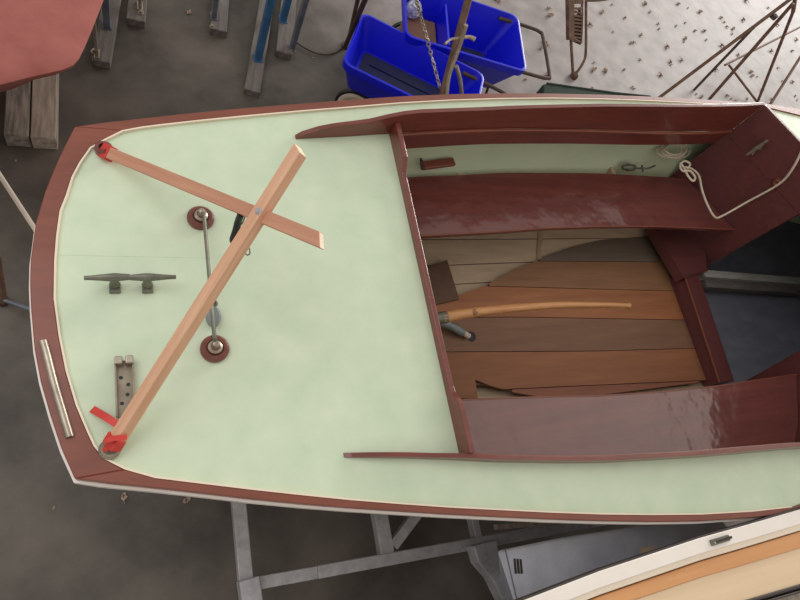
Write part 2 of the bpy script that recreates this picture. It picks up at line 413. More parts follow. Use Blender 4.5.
# transom board, following the curved rail, raked down to the first station
bm = bmesh.new()
tc = resample([p for p in inset([port_o[0]] + tran_o[::-1] + [stbd_o[0]], 0.022)], 24)
bot = section(-0.08)
ys = [p.y for p in tc]
top = [bm.verts.new((p.x, p.y, ZD - .02)) for p in tc]
def zbot(y):
    pts = sorted([(v.y, v.z) for v in section(-0.115)]); return lerp_at(pts, y)
low = [bm.verts.new((-0.10 + 0.3 * (p.x + 0.10), CL + (p.y - CL) * 0.9, min(zbot(CL + (p.y - CL) * .9), 1.0))) for p in tc]
for i in range(len(tc) - 1): bm.faces.new((top[i], top[i + 1], low[i + 1], low[i]))
obj('transom', bm, M_cream, boat)
# inside skin in the cockpit: lower cream planking, upper green lining
secs = [section(x, 0.028) for x in [0.45, 0.6, 0.8, 1.1, 1.5, 1.9, 2.3, 2.6, 2.78, 3.1, 3.6, 4.1]]
bm = bmesh.new(); loft(bm, [s[4:-4] for s in secs[:9]]); obj('inner_planking', bm, M_inner, boat, smooth=True)
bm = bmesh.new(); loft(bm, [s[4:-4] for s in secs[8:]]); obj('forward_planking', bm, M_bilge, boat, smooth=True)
bm = bmesh.new()
loft(bm, [s[:5] for s in secs]); loft(bm, [s[-5:] for s in secs]); obj('side_lining', bm, M_greenin, boat, smooth=True)
# lap lines of the inner planking
def skin_z(x, y):
    s = sorted([(v.y, v.z) for v in section(x, 0.028)]); return lerp_at(s, y)
for dy in (0.27, 0.36, 0.47):
    for sgn in (1, -1):
        bm = bmesh.new()
        pts = [Vector((x, CL + sgn * (dy + 0.03 * (x - 1)), 0)) for x in [0.9 + .1 * i for i in range(18)]]
        for p in pts: p.z = skin_z(p.x, p.y) + .0005
        tube(bm, pts, 0.0022, 4)
        obj('plank_seam', bm, M_fboard_dark, boat)
# ribs on the inner skin
for x0 in (1.86,):
    for sgn in (1, -1):
        bm = bmesh.new(); ys_ = [0.34 + .02 * i for i in range(12)]
        pts = [Vector((x0 + .12 * (y - .34), CL + sgn * y, skin_z(x0, CL + sgn * y) + .006)) for y in ys_]
        tube(bm, pts, 0.014, 4); obj('rib', bm, M_inner, boat)

# side coamings
def coaming(sgn):
    xs = [0.482, 0.50, 0.55, 0.60, 0.65, 0.72, 0.78, 0.84, 0.9, 1.15, 1.3, 1.5, 1.7, 1.9, 2.1, 2.3, 2.5, 2.6, VX]
    ht = [0.003, 0.02, 0.043, 0.055, 0.062, 0.070, 0.088, 0.10, 0.103, .105, .112, .125, .138, .150, .161, .170, .177, .180, .182]
    A = [(x, CL + sgn * hw(x)) for x in xs]; B = [(x, CL + sgn * (hw(x) + (0.016 if sgn > 0 else .012))) for x in xs]
    zt = [ZD + h * (1 if sgn > 0 else 0.5) for h in ht]; zb = [ZD + 0.0 if x < XC else ZD - 0.10 for x in xs]
    bm = bmesh.new(); strip(bm, A, B, zb, zt); bev(bm, .003, 2, 0.9); return obj('side_coaming', bm, M_mahog, boat)
c1 = coaming(1); coaming(-1)
# batten along the port coaming at deck level
for sgn in (1, -1):
    bm = bmesh.new(); xs = [XC + .03 + (VX - XC - .03) * i / 20 for i in range(21)]
    strip(bm, [(x, CL + sgn * hw(x)) for x in xs], [(x, CL + sgn * (hw(x) - .012)) for x in xs], ZD - .012, ZD + .002); bev(bm, .003, 1, .9)
    obj('batten', bm, M_rail, boat)
# coaming across the boat: low in the middle, high at the ends
bm = bmesh.new(); n = 56; Y0 = CL + hw(XC) + 0.002; Y1 = CL - hw(XC) - 0.002
A = []; zt = []
for i in range(n + 1):
    y = Y0 + (Y1 - Y0) * i / n; s = abs(y - CL) / hw(XC)
    k = min(max((s - 0.66) / 0.10, 0), 1); k = k * k * (3 - 2 * k)
    A.append((XC, y)); zt.append(ZD + 0.026 + 0.036 * k)
strip(bm, A, [(x + .018, y) for x, y in A], ZD - .012, zt); bev(bm, .003, 2, .9)
obj('aft_coaming', bm, M_mahog, boat)
# V-shaped forward coaming boards reaching down as bulkheads, with an opening between them
def vx(y): return VX + 0.6 * (0.757 - abs(y))
def vboard(sgn, y_in, y_in_top):
    ys_ = [y_in + (0.757 - y_in) * i / 14 for i in range(15)]
    bm = bmesh.new(); F = []
    for i, y in enumerate(ys_):
        f = i / 14; yt = y_in_top + (0.757 - y_in_top) * f
        zb_ = max(0.48, skin_z(vx(y), CL + sgn * y) + .004)
        F.append([(vx(y), CL + sgn * y, zb_), (vx(yt), CL + sgn * yt, ZD - .014), (vx(yt) + .016, CL + sgn * yt, ZD - .014), (vx(y) + .016, CL + sgn * y, zb_)])
    R_ = [[bm.verts.new(p) for p in r] for r in F]
    for a_, b_ in zip(R_, R_[1:]):
        for k in range(4): bm.faces.new((a_[k], a_[(k + 1) % 4], b_[(k + 1) % 4], b_[k]))
    bm.faces.new(R_[0]); bm.faces.new(R_[-1][::-1])
    obj('bulkhead', bm, M_mahogd, boat)
    bm = bmesh.new(); A_ = [(VX - .002, CL + sgn * .757), (VEND - .002, CL)]; B_ = [(VX + .018, CL + sgn * .765), (VEND + .02, CL)]
    strip(bm, A_, B_, ZD - .03, [ZD + .18, ZD + .20]); bev(bm, .003, 2, .5); obj('forward_coaming', bm, M_mahogd, boat)
vboard(1, .31, .317); vboard(-1, .35, .22)
XB = 2.78
bm = bmesh.new(); prism(bm, [at(x, y, .56) for x, y in [(652, 224), (684, 278), (708, 271), (700, 224)]], .50, .56); obj('hanging_knee', bm, M_mahogd, boat)
# sill beam at the foot of the opening
s0 = at(681, 272, .55); s1 = at(717, 383, .52)
beam('sill', s0 + Vector((.075, 0, 0)), s1 + Vector((.075, 0, 0)), .11, .10, M_mahogd, boat, bv=.004)
beam('sill_moulding', s0 + Vector((.018, 0, .004)), s1 + Vector((.018, 0, .004)), .008, .01, M_rail, boat, bv=.002)

# benches
def bench(sgn):
    xs = [XC + .03 + (2.66 - XC - .03) * i / 16 for i in range(17)] + [2.74, 2.80, 2.84, 2.872]
    inn = [(0.8, .315), (1.04, .325), (1.4, .35), (1.65, .372), (1.95, .388), (2.3, .396), (2.8, .39)]
    A = [(x, CL + sgn * lerp_at(inn, x)) for x in xs]
    ot = [(0.8, .565), (1.04, .603), (1.3, .63), (1.5, .655), (2.06, .69), (2.8, .70)]
    B = [(x, CL + sgn * min(lerp_at(ot, x), .757 - (x - VX) / .6 - .005 if x > VX else 9)) for x in xs]
    bm = bmesh.new(); strip(bm, A, B, .758, .78); bev(bm, .006, 3, .9)
    o = obj('bench', bm, M_bench, boat)
    bm = bmesh.new(); strip(bm, [(x, y) for x, y in A], [(x, y + sgn * .006) for x, y in A], .779, .7815); obj('bench_edge', bm, M_rail, o)
    for x in (1.3, 2.2):   # bearers to the hull side
        y1 = CL + sgn * lerp_at(ot, x)
        beam('bench_bearer', (x, CL + sgn * (lerp_at(inn, x) + .02), .758), (x, CL + sgn * (station_half(x) - .05), .758), .025, .03, M_inner, boat)
    return o
bench(1); bench(-1)

# floorboards, z = 0.45
ZF = 0.45
def seamline(pts): return [at(x, y, ZF) for x, y in pts]
L0 = seamline([(447, 257), (600, 239), (655, 233), (672, 232)])
seams = [seamline([(440, 262), (545, 261), (665, 262)]), seamline([(440, 285), (520, 287), (675, 291)]), seamline([(440, 317.5), (522, 317), (686, 320)]),
         seamline([(440, 352), (600, 351), (700, 348)]), seamline([(470, 393), (512, 389), (600, 385), (712, 380)]), seamline([(470, 412), (600, 408), (716, 404)])]
allS = [L0] + seams
def yl(P, x): 
    pts = [(p.x, p.y) for p in P]
    if x < pts[0][0]:
        a, b = pts[0], pts[1]; return a[1] + (b[1] - a[1]) * (x - a[0]) / (b[0] - a[0])
    return lerp_at(pts, x)
curve_p = seamline([(434, 301), (457, 296), (486, 285), (515, 270), (547, 256), (575, 246), (600, 240), (640, 235), (672, 233)])
curve_s = seamline([(434, 365), (476, 380), (492, 386), (515, 392.5), (560, 400)])
xend = at(696, 345, ZF).x
for k in range(6):
    T, Bm = allS[k], allS[k + 1]
    xs = [1.16 + (xend - 1.16) * i / 60 for i in range(61)]
    top_, bot_ = [], []
    for x in xs:
        yt = min(yl(T, x) - .0018, yl(curve_p, x)); yb = max(yl(Bm, x) + .0018, yl(curve_s, x))
        if yt - yb > .006: top_.append((x, yt)); bot_.append((x, yb))
    if len(top_) > 2:
        bm = bmesh.new(); strip(bm, top_, bot_, ZF - .016, ZF); obj('floorboard', bm, M_floorb[k], boat)
bm = bmesh.new(); strip(bm, [(1.24, CL - .2), (xend - .03, CL - .3)], [(1.24, CL + .2), (xend - .03, CL + .35)], ZF - .07, ZF - .017)
obj('floor_bearer', bm, M_fboard_dark, boat)
bm = bmesh.new(); P = [at(x, y, .46) for x, y in [(426, 268), (447, 260), (459, 299), (434, 305)]]
prism(bm, P, .438, .462); obj('short_floorboard', bm, M_fboard_dark, boat)
bm = bmesh.new(); P = [at(x, y, .456) for x, y in [(436, 353.5), (471, 353.5), (478, 398), (440, 398)]]
prism(bm, P, .434, .456); obj('short_floorboard', bm, M_floorb[4], boat)
# spar end / centre log running forward on the floor beyond the opening
bm = bmesh.new()
p0 = at(704, 273, .5); p1 = at(860, 285, .5)
beam('centreboard_capping', p0, p1, .045, .05, M_capping, boat, bv=.004)
beam('centreboard_capping', at(706, 283, .47), at(860, 294, .47), .05, .05, M_skid, boat, bv=.004)

# tiller
ti = [at(442, 318, .80), at(470, 313, .805), at(510, 308.5, .815), at(560, 305, .82), at(600, 304.8, .82), at(630, 305.5, .82)]
bm = bmesh.new(); c = catmull(ti, 6); n = len(c)
tube(bm, c, [0.023 - 0.013 * (i / (n - 1)) ** .8 for i in range(n)], 12)
lathe(bm, c[-1] - Vector((.008, 0, 0)), [(0, -.014), (.010, -.007), (.0145, 0), (.011, .007), (0, .010)], 12, (1, 0, 0))
tl = obj('tiller', bm, M_tiller, boat, smooth=True)
bm = bmesh.new(); lathe(bm, at(474, 312.5, .815), [(.012, 0), (.012, .009), (0, .010)], 12); obj('knot', bm, M_card, tl)
bm = bmesh.new(); tube(bm, [at(434, 319, .80), at(446, 317.3, .80)], .023, 14); obj('tiller_socket', bm, M_metal, tl)
# drain pipe and its dark hole
bm = bmesh.new(); tube(bm, catmull([at(438, 322, .49), at(446, 324, .49), at(456, 329, .485), at(463, 333, .475)], 4), .018, 12)
dp = obj('drain_hose', bm, M_greyblock, boat, smooth=True)
bm = bmesh.new(); tube(bm, [at(462, 332, .478), at(469, 336.5, .468)], .013, 12); obj('hose_end', bm, M_chalk, dp)
bm = bmesh.new(); lathe(bm, at(471, 336.5, .4505), [(.024, 0), (.024, .002), (.016, .002), (.016, .001), (0, .001)], 20); obj('drain_ring', bm, M_black, boat)

# half-round strip on the transom rail
pts = [at(x, y, ZD + .010) for x, y in [(43, 341), (47, 355), (54, 383), (62, 410), (70, 437)]]
bm = bmesh.new(); tube(bm, catmull(pts, 5), .009, 12); obj('chafing_strip', bm, M_strip, boat, smooth=True)

# double horn cleat: two cleats end to end
def horn(x0, x1, xp, px_foot, m=M_metal, z=ZD):
    c0 = at(x0[0], x0[1], z + .045); c1_ = at(x1[0], x1[1], z + .045); cm = (c0 + c1_) / 2; f = at(px_foot[0], px_foot[1], z)
    bm = bmesh.new(); n = 12
    tube(bm, [c0 + (c1_ - c0) * i / n for i in range(n + 1)], [.0055 + .0055 * max(0, 1 - abs(c0.x + (c1_.x - c0.x) * i / n - f.x) / .055) for i in range(n + 1)], 10)
    o = obj('horn_cleat', bm, m, boat, smooth=True)
    for d in (0,):
        q = Vector((f.x + d, f.y, z))
        bm = bmesh.new(); tube(bm, [Vector((q.x, q.y, z)), Vector((q.x, cm.y, z + .044))], .0105, 10); obj('cleat_post', bm, m, o, smooth=True)
    bm = bmesh.new(); box(bm, f.x - .013, f.x + .013, f.y - .016, f.y + .012, z, z + .010); bev(bm, .002); obj('cleat_foot', bm, m, o)
    return o
horn((84, 278), (130, 277), None, (115, 288)); horn((129, 277.5), (176, 277), None, (147.5, 288))

# traveller: two wooden pads with stanchions and a rod between
for (x, y), (rx, ry) in (((200.5, 219), (204, 222)), ((214.5, 349.5), (213, 345))):
    c_ = at(x, y, ZD)
    bm = bmesh.new(); lathe(bm, c_, [(.036, 0), (.036, .010), (.030, .016), (.022, .016), (.020, .012), (.012, .012), (.012, .03), (0, .032)], 32)
    pd = obj('traveller_pad', bm, M_pad, boat, smooth=True)
    bm = bmesh.new(); lathe(bm, c_ + Vector((0, 0, .016)), [(.018, 0), (.018, .006), (.010, .012), (.008, .03), (0, .034)], 20); obj('stanchion_socket', bm, M_strip, pd, smooth=True)
    for k in range(3):
        a_ = k * 2.094 + .4; bm = bmesh.new(); lathe(bm, c_ + Vector((math.cos(a_) * .014, math.sin(a_) * .014, .020)), [(.0025, 0), (.0025, .003), (0, .004)], 8); obj('screw', bm, M_metal, pd)
r0 = at(200.5, 219, ZD); r1 = at(214.5, 349.5, ZD)
bm = bmesh.new(); tube(bm, catmull([r0 + Vector((0, 0, .03)), r0 + Vector((.002, -.012, .046)), r0 + Vector((.004, -.05, .05)), r1 + Vector((-.004, .05, .05)), r1 + Vector((-.002, .012, .046)), r1 + Vector((0, 0, .03))], 5), .005, 10)
obj('traveller_rod', bm, M_metal, boat, smooth=True)
# grey block riding on the rod
bc = at(213.5, 316, ZD + .02)
bm = bmesh.new(); lathe(bm, bc + Vector((.0, 0, -.016)), [(.0, 0), (.016, .0), (.019, .006), (.019, .018), (.014, .024), (0, .025)], 22)
bmesh.ops.scale(bm, vec=(1, 1.45, 1), verts=bm.verts[:], space=Matrix.Translation(-bc)); bk = obj('block_shell', bm, M_greyblock, boat, smooth=True)
bm = bmesh.new(); lathe(bm, bc + Vector((.004, .028, .014)), [(.008, 0), (.008, .006), (.004, .008), (.004, .004), (0, .004)], 14); obj('block_becket', bm, M_metal, bk, smooth=True)

# crutch sockets at the transom corners
for x, y in ((104, 151), (110, 450)):
    bm = bmesh.new(); c_ = at(x, y, ZD); lathe(bm, c_, [(.023, 0), (.023, .014), (.018, .018), (.013, .018), (.013, .010), (0, .010)], 28)
    obj('crutch_socket', bm, M_pad if y < 200 else M_brkt, boat, smooth=True)

# cleats on the bulkhead / forward coaming
def onplane(px, py, X=XB - .001):
    off_ = X - XB
    v = Vector((px - 400, py - 300, FPX)); d = Vector((v.dot(bx), -v.dot(by), -v.dot(dn)))
    k = (VX + off_ + .6 * (.757 + CL)) / (d.x + .6 * d.y)
    return Vector((0, 0, CAM_H)) + d * k
def onplane_old(px, py, X=XB - .001):
    v = Vector((px - 400, py - 300, FPX)); d = Vector((v.dot(bx), -v.dot(by), -v.dot(dn))); return Vector((0, 0, CAM_H)) + d * (X / d.x)
a = onplane(749, 153); b = onplane(770, 138)
bm = bmesh.new(); off = Vector((-.026, -.015, 0)); tube(bm, [a + off, (a + b) / 2 + off * 1.1, b + off], [.006, .011, .006], 10); hc = obj('jam_cleat', bm, M_strip, boat, smooth=True)
for t in (.45, .8):
    q = a + (b - a) * t; bm = bmesh.new(); tube(bm, [q, q + off], .007, 8); tube(bm, [q + off, q + off + Vector((.006, -.012, -.03))], [.007, .004], 8); obj('cleat_post', bm, M_strip, hc)
q = onplane(777, 182); bm = bmesh.new(); lathe(bm, q, [(.022, 0), (.022, .006), (.014, .018), (.008, .018), (0, .012)], 20, (-1, -.6, 0)); obj('fairlead', bm, M_pad, boat, smooth=True)

# ================================================================ BOOM CRUTCH (standing X of two boards)
F1 = at(113, 445, 1.125); E1 = at(300, 150, 1.555); F2 = at(101, 149, 1.128); E2 = at(317, 238, 1.57)
crutch = thing('boom_crutch', (CL * 0 + .1, CL, 1.12), 'pine scissor boom crutch, two crossed boards standing over the after deck', 'boom crutch')
nrm = ((E1 - F1).cross(E2 - F2)).normalized()
if nrm.dot(Vector((0, 0, CAM_H)) - F1) < 0: nrm = -nrm
b1 = beam('crutch_board', F1 + nrm * .012, E1 + nrm * .012, .029, .027, M_pine, crutch, up=nrm, bv=.0015, endm=M_end, skew=-.006); tag(b1, 'longer looking pale pine board lying uppermost')
b2 = beam('crutch_board', F2 - nrm * .009, E2 - nrm * .009, .031, .018, M_pinered, crutch, up=nrm, bv=.0015, endm=M_end, skew=.010); tag(b2, 'reddish pine board behind the other')
# bolt where they cross
v = Vector((258.5 - 400, 211 - 300, FPX)); d = Vector((v.dot(bx), -v.dot(by), -v.dot(dn))); o_ = Vector((0, 0, CAM_H)); pl = F1 + nrm * .012
hit = o_ + d * ((pl - o_).dot(nrm) / d.dot(nrm))
bm = bmesh.new(); lathe(bm, hit, [(.0085, 0), (.0085, .0015), (.0065, .002), (.005, .005), (0, .0055)], 20, nrm); obj('bolt', bm, M_steel, crutch, smooth=True)
# feet in the sockets
for F, m in ((F1, M_brkt), (F2, M_pad)):
    bm = bmesh.new(); tube(bm, [Vector((F.x, F.y, 1.109)), F - nrm * .012 + (E1 - F1 if F is F1 else E2 - F2).normalized() * .012], .009, 12); obj('foot_pin', bm, m, crutch)
# red tape
def wrap(F, E, s0, s1, off, wdt, hgt):
    ax = (E - F).normalized(); bm = bmesh.new()
    p = F + ax * s0; q = F + ax * s1; y = nrm.cross(ax).normalized()
    vs = []
    for P_ in (p, q):
        vs.append([P_ + y * wdt / 2 + nrm * (off + .0015), P_ - y * wdt / 2 + nrm * (off + .0015), P_ - y * wdt / 2 + nrm * (off - hgt), P_ + y * wdt / 2 + nrm * (off - hgt)])
    A_ = [bm.verts.new(x) for x in vs[0]]; B_ = [bm.verts.new(x) for x in vs[1]]
    for k in range(4): bm.faces.new((A_[k], A_[(k + 1) % 4], B_[(k + 1) % 4], B_[k]))
    bm.faces.new(A_); bm.faces.new(B_); bev(bm, .001, 1); return bm
tp = obj('tape_wrap', wrap(F1, E1, -.004, .022, .013, .040, .024), M_red, crutch)
obj('tape_wrap', wrap(F2, E2, -.014, .020, -.008, .040, .024), M_red, crutch)
# tape tails
def ribbon3(pts, w_, th, side_):
    bm = bmesh.new(); R = []
    for p in pts:
        R.append([bm.verts.new(p + side_ * w_ / 2 + Vector((0, 0, th))), bm.verts.new(p - side_ * w_ / 2 + Vector((0, 0, th))), bm.verts.new(p - side_ * w_ / 2), bm.verts.new(p + side_ * w_ / 2)])
    for a_, b_ in zip(R, R[1:]):
        for k in range(4): bm.faces.new((a_[k], a_[(k + 1) % 4], b_[(k + 1) % 4], b_[k]))
    bm.faces.new(R[0]); bm.faces.new(R[-1]); return bm
ta, tb = at(92, 409, 1.105), at(120, 426, 1.14)
ax = (tb - ta).normalized(); sd = Vector((-ax.y, ax.x, 0)).normalized()
obj('tape_tail', ribbon3([ta, (ta + tb) / 2 + Vector((0, 0, .004)), tb], .017, .0012, sd), M_red, crutch)
ta, tb = at(104, 441, 1.15), at(127, 437, 1.16); ax = (tb - ta).normalized(); sd = Vector((-ax.y, ax.x, 0)).normalized()
obj('tape_tail', ribbon3([ta, (ta + tb) / 2 + Vector((0, 0, .010)), tb], .012, .0012, sd), M_red, crutch)
ta, tb = at(104, 451, 1.125), at(112, 441, 1.15); ax = (tb - ta).normalized(); sd = Vector((-ax.y, ax.x, 0)).normalized()
obj('tape_tail', ribbon3([ta, tb], .012, .0012, sd), M_red, crutch)
# black shock-cord loop and wire ring hanging behind the crossing
bm = bmesh.new(); tube(bm, catmull([at(241, 214, 1.42), at(238, 222, 1.39), at(236, 230, 1.37), at(233, 240, 1.34), at(236, 243, 1.33)], 5), .0085, 8); obj('shock_cord', bm, M_black, crutch, smooth=True)
bm = bmesh.new(); tube(bm, catmull([at(246, 214, 1.42), at(243, 222, 1.38), at(240, 228, 1.35), at(246, 240, 1.33), at(250, 252, 1.32), at(247, 255, 1.32), at(243, 250, 1.32)], 5), .0018, 6); obj('wire_loop', bm, M_metal, crutch)

# ================================================================ CHANNEL BRACKET on the deck
br = thing('metal_bracket', at(125, 385, ZD), 'stained metal channel with drilled holes, on the green deck beside the long crutch board', 'bracket')
a = at(124, 360, ZD + .012); b = at(126, 416, ZD + .012); x = (b - a).normalized(); y = Vector((0, 0, 1)).cross(x)
mw = Matrix.Translation(Vector((a.x, a.y, ZD))) @ Matrix((x, y, Vector((0, 0, 1)))).transposed().to_4x4(); L = (b - a).length
bm = bmesh.new(); W = .021
prof = [(-W, 0), (-W, .020), (-W + .004, .020), (-W + .004, .008), (W - .004, .008), (W - .004, .020), (W, .020), (W, 0)]
A_ = [bm.verts.new((0, p[0], p[1])) for p in prof]; B_ = [bm.verts.new((L, p[0], p[1])) for p in prof]
for k in range(8): bm.faces.new((A_[k], A_[(k + 1) % 8], B_[(k + 1) % 8], B_[k]))
bm.faces.new(A_); bm.faces.new(B_)
obj('channel', bm, M_brkt, br, mw=mw)
for s in (-1, 1):
    bm = bmesh.new(); box(bm, -.006, .014, s * .012 - .009, s * .012 + .009, .008, .030); bev(bm, .003); obj('lug', bm, M_strip, br, mw=mw)
for k, (u, s) in enumerate(((.042, 1), (.060, -.9), (.084, -.6), (.104, .9))):
    bm = bmesh.new(); lathe(bm, (u, s * -.008, .0078), [(.0045, 0), (.0045, .0007), (0, .0007)], 12); obj('bolt_hole', bm, M_black, br, mw=mw)

# ================================================================ ROPES AND SMALL GEAR IN THE COCKPIT
jib = [onplane(803, 148, XB - .05), onplane(793, 168, XB - .04), onplane(779, 184, XB - .02), onplane(747, 202, XB - .03), at(722, 216, .84), at(715, 217, .835), at(708, 206, .85), at(702, 190, .87), at(699, 176, .90), at(692, 169, .92), at(685, 167, .93)]
bm = bmesh.new(); tube(bm, catmull(jib, 5), .0052, 8)
rp = obj('jib_sheet', bm, M_rope, smooth=True); tag(rp, 'off-white rope draped across the mahogany bulkhead at the forward port corner', 'rope')
bm = bmesh.new(); tube(bm, catmull([at(x, y, .93) for x, y in [(680, 163), (684, 168), (688, 176), (693, 181), (695, 177), (690, 171), (683, 171), (680, 166), (684, 161), (690, 164), (687, 169)]], 4), .0052, 8)
kn = obj('rope_knot', bm, M_rope, rp, smooth=True)
def lining(px, py):
    """point on the port side lining seen at a pixel"""
    v = Vector((px - 400, py - 300, FPX)); d = Vector((v.dot(bx), -v.dot(by), -v.dot(dn)))
    z = .80
    best = None
    for i in range(60):
        zz = .78 + .3 * i / 59; k = (CAM_H - zz) / -d.z; P_ = Vector((d.x * k, d.y * k, zz))
        s = [(q.z, q.y) for q in section(P_.x, .028) if q.y > CL]; s.sort(); e = abs(lerp_at(s, zz) - P_.y)
        if best is None or e < best[0]: best = (e, P_)
    return best[1]
pts = []
cc = lining(674, 152); cz = cc.z + .03
for i in range(46):
    a_ = i * .5; k = 1 - .012 * i + .06 * math.sin(i * 1.3)
    pts.append(at(673 + 17 * k * math.cos(a_), 150 + 9 * k * math.sin(a_), cz + .0006 * i))
bm = bmesh.new(); tube(bm, catmull(pts, 2), .0042, 7)
tag(obj('rope_coil', bm, M_rope, smooth=True), 'coiled off-white rope tucked under the port side deck at the forward end', 'rope')
bl = lining(627, 166)
blk = thing('snap_hook', bl, 'dark bronze snap hook lying on the pale green shelf behind the port bench', 'snap hook')
bm = bmesh.new(); p_ = bl + Vector((0, -.02, .012)); tube(bm, [p_ + Vector((-.05, 0, 0)), p_ + Vector((-.02, 0, .004)), p_ + Vector((.02, 0, .004)), p_ + Vector((.04, 0, 0))], [.010, .020, .016, .006], 10); obj('hook_body', bm, M_metal, blk, smooth=True)
bm = bmesh.new(); tube(bm, catmull([p_ + Vector((.035, 0, 0)), p_ + Vector((.08, .004, 0)), p_ + Vector((.12, .004, .004)), p_ + Vector((.17, .02, .01))], 4), .005, 8); obj('hook_pin', bm, M_metal, blk, smooth=True)
bm = bmesh.new(); tube(bm, [p_ + Vector((.08, -.015, 0)), p_ + Vector((.09, .02, 0))], .005, 6); obj('hook_lever', bm, M_metal, blk)
bl = lining(436, 157)
w1 = thing('wood_cleat_board', bl, 'small reddish wooden jam cleat at the after end of the port side shelf', 'cleat')
beam('cleat_base', lining(421, 160) + Vector((0, -.03, .01)), lining(452, 156) + Vector((0, -.03, .01)), .035, .016, M_rail, w1, bv=.003)
bm = bmesh.new(); q = lining(419, 159) + Vector((0, -.03, .015)); tube(bm, [q + Vector((0, .02, 0)), q + Vector((-.005, -.03, 0))], .006, 8); obj('cleat_pin', bm, M_rustd, w1)

# ================================================================ TRAILER under the boat
TZ = .33
tr = thing('boat_trailer', (1.2, .3, 0), 'galvanised steel boat trailer under the green-decked sailboat', 'trailer')
x0 = at(241, 520, TZ).x
beam('rear_crossbar', (x0, 1.25, TZ), (x0, -.10, TZ), .048, .05, M_steel, tr, bv=.003)
pb = at(250, 585, TZ + .03)
beam('bunk_end', (pb.x, pb.y + .02, TZ + .03), (pb.x + .02, pb.y - .32, TZ + .03), .068, .08, M_steel, tr, bv=.004)
rl0 = at(259, 583, TZ); rl1 = at(600, 521, TZ)
rm = rl0 + (rl1 - rl0) * .14
beam('side_rail', rl0, rm, .042, .05, M_steel, tr, bv=.003)
beam('side_rail', rm, rl1 + (rl1 - rl0) * .5, .044, .05, M_steel, tr, bv=.003)
x1 = at(385, 530, TZ).x
beam('crossbar', (x1, 1.25, TZ - .01), (x1, rl0.y + (rl1.y - rl0.y) * .35, TZ - .01), .055, .05, M_steel, tr, bv=.003)
beam('diagonal_strut', at(394, 546, TZ - .01), at(425, 505, TZ - .01), .04, .04, M_steel, tr, bv=.003)
x2 = at(480, 535, TZ).x
beam('crossbar', (x2, 1.25, TZ - .01), (x2, at(480, 540, TZ).y, TZ - .01), .03, .05, M_steel, tr, bv=.003)
beam('side_rail', (x0 + .03, 1.25, TZ), (2.7, 1.3, TZ), .05, .05, M_steel, tr, bv=.003)
bm = bmesh.new(); P = [at(x, y, .40) for x, y in [(474, 546), (497, 540), (499, 556), (506, 590), (512, 606), (506, 606), (492, 578), (479, 563)]]
prism(bm, P, .33, .40); bev(bm, .004, 2); obj('fender_end', bm, M_steel, tr)
beam('fender_bracket', at(497, 527, .36), at(560, 522, .36), .02, .03, M_timberl, tr, bv=.002)
for X in (.5, 1.5, 2.2):
    bm = bmesh.new(); box(bm, X - .03, X + .03, CL - .5 if X > 2 else CL - .4, CL + .4, .30, .331)
    obj('keel_support', bm, M_steel, tr)
for y in (.22, 1.12):
    bm = bmesh.new(); lathe(bm, (1.45, y - .03, .14), [(.08, 0), (.13, .004), (.14, .02), (.14, .05), (.13, .066), (.08, .07), (0, .07)], 28, (0, 1, 0)); wh = obj('wheel', bm, M_black, tr, smooth=True)
    bm = bmesh.new(); lathe(bm, (1.45, y - .035, .14), [(.07, 0), (.07, .08), (0, .085)], 20, (0, 1, 0)); obj('wheel_hub', bm, M_steel, wh)
bm = bmesh.new(); tube(bm, [(1.45, .25, .14), (1.45, 1.15, .14)], .02, 10)
for y in (.35, 1.0): box(bm, 1.42, 1.48, y - .02, y + .02, .14, .30)
obj('axle', bm, M_steel, tr)

# grey aluminium box between the boats
ab = thing('aluminium_case', at(600, 560, 0), 'long scuffed grey aluminium case on the floor between the two boats', 'case')
P = [at(x, y, .8) for x, y in [(497, 550), (560, 537), (640, 525), (723, 520), (733, 530), (660, 585), (545, 628), (520, 620)]]
bm = bmesh.new(); prism(bm, P, .12, .8)
for v_ in bm.verts:
    if v_.co.z < .3: v_.co.x = 2.0 + (v_.co.x - 2.0) * .62; v_.co.y = -.5 + (v_.co.y + .5) * .4
bev(bm, .012, 3); obj('case_body', bm, M_alu, ab)
for X_ in (1.7, 2.2):
    bm = bmesh.new(); box(bm, X_, X_ + .08, -.55, -.42, 0, .125); obj('foot_block', bm, M_timber, ab)
# sticker: dark oval with stripes, and a pale torn label
def flat(name, pts, z, m, parent, th=.0012):
    bm = bmesh.new(); prism(bm, [at(x, y, z) for x, y in pts], z, z + th); return obj(name, bm, m, parent)
for k in range(3):
    xx = 513.5 + k * 3; flat('emblem_stripe', [(xx, 558.5 + k * .3), (xx + 2, 558.5 + k * .3), (xx + 3.4, 573.5), (xx + 1.2, 574)], .8008, M_dark, ab)
flat('torn_label', [(640, 548), (650, 546.5), (650, 552), (641, 554)], .8008, M_beige, ab)
flat('torn_label', [(650, 546), (658, 545), (657, 549), (651, 551)], .8008, M_chalk, ab)
beam('seam', at(505, 548, .801), at(517, 600, .801), .004, .004, M_greyfl, ab, bv=0)

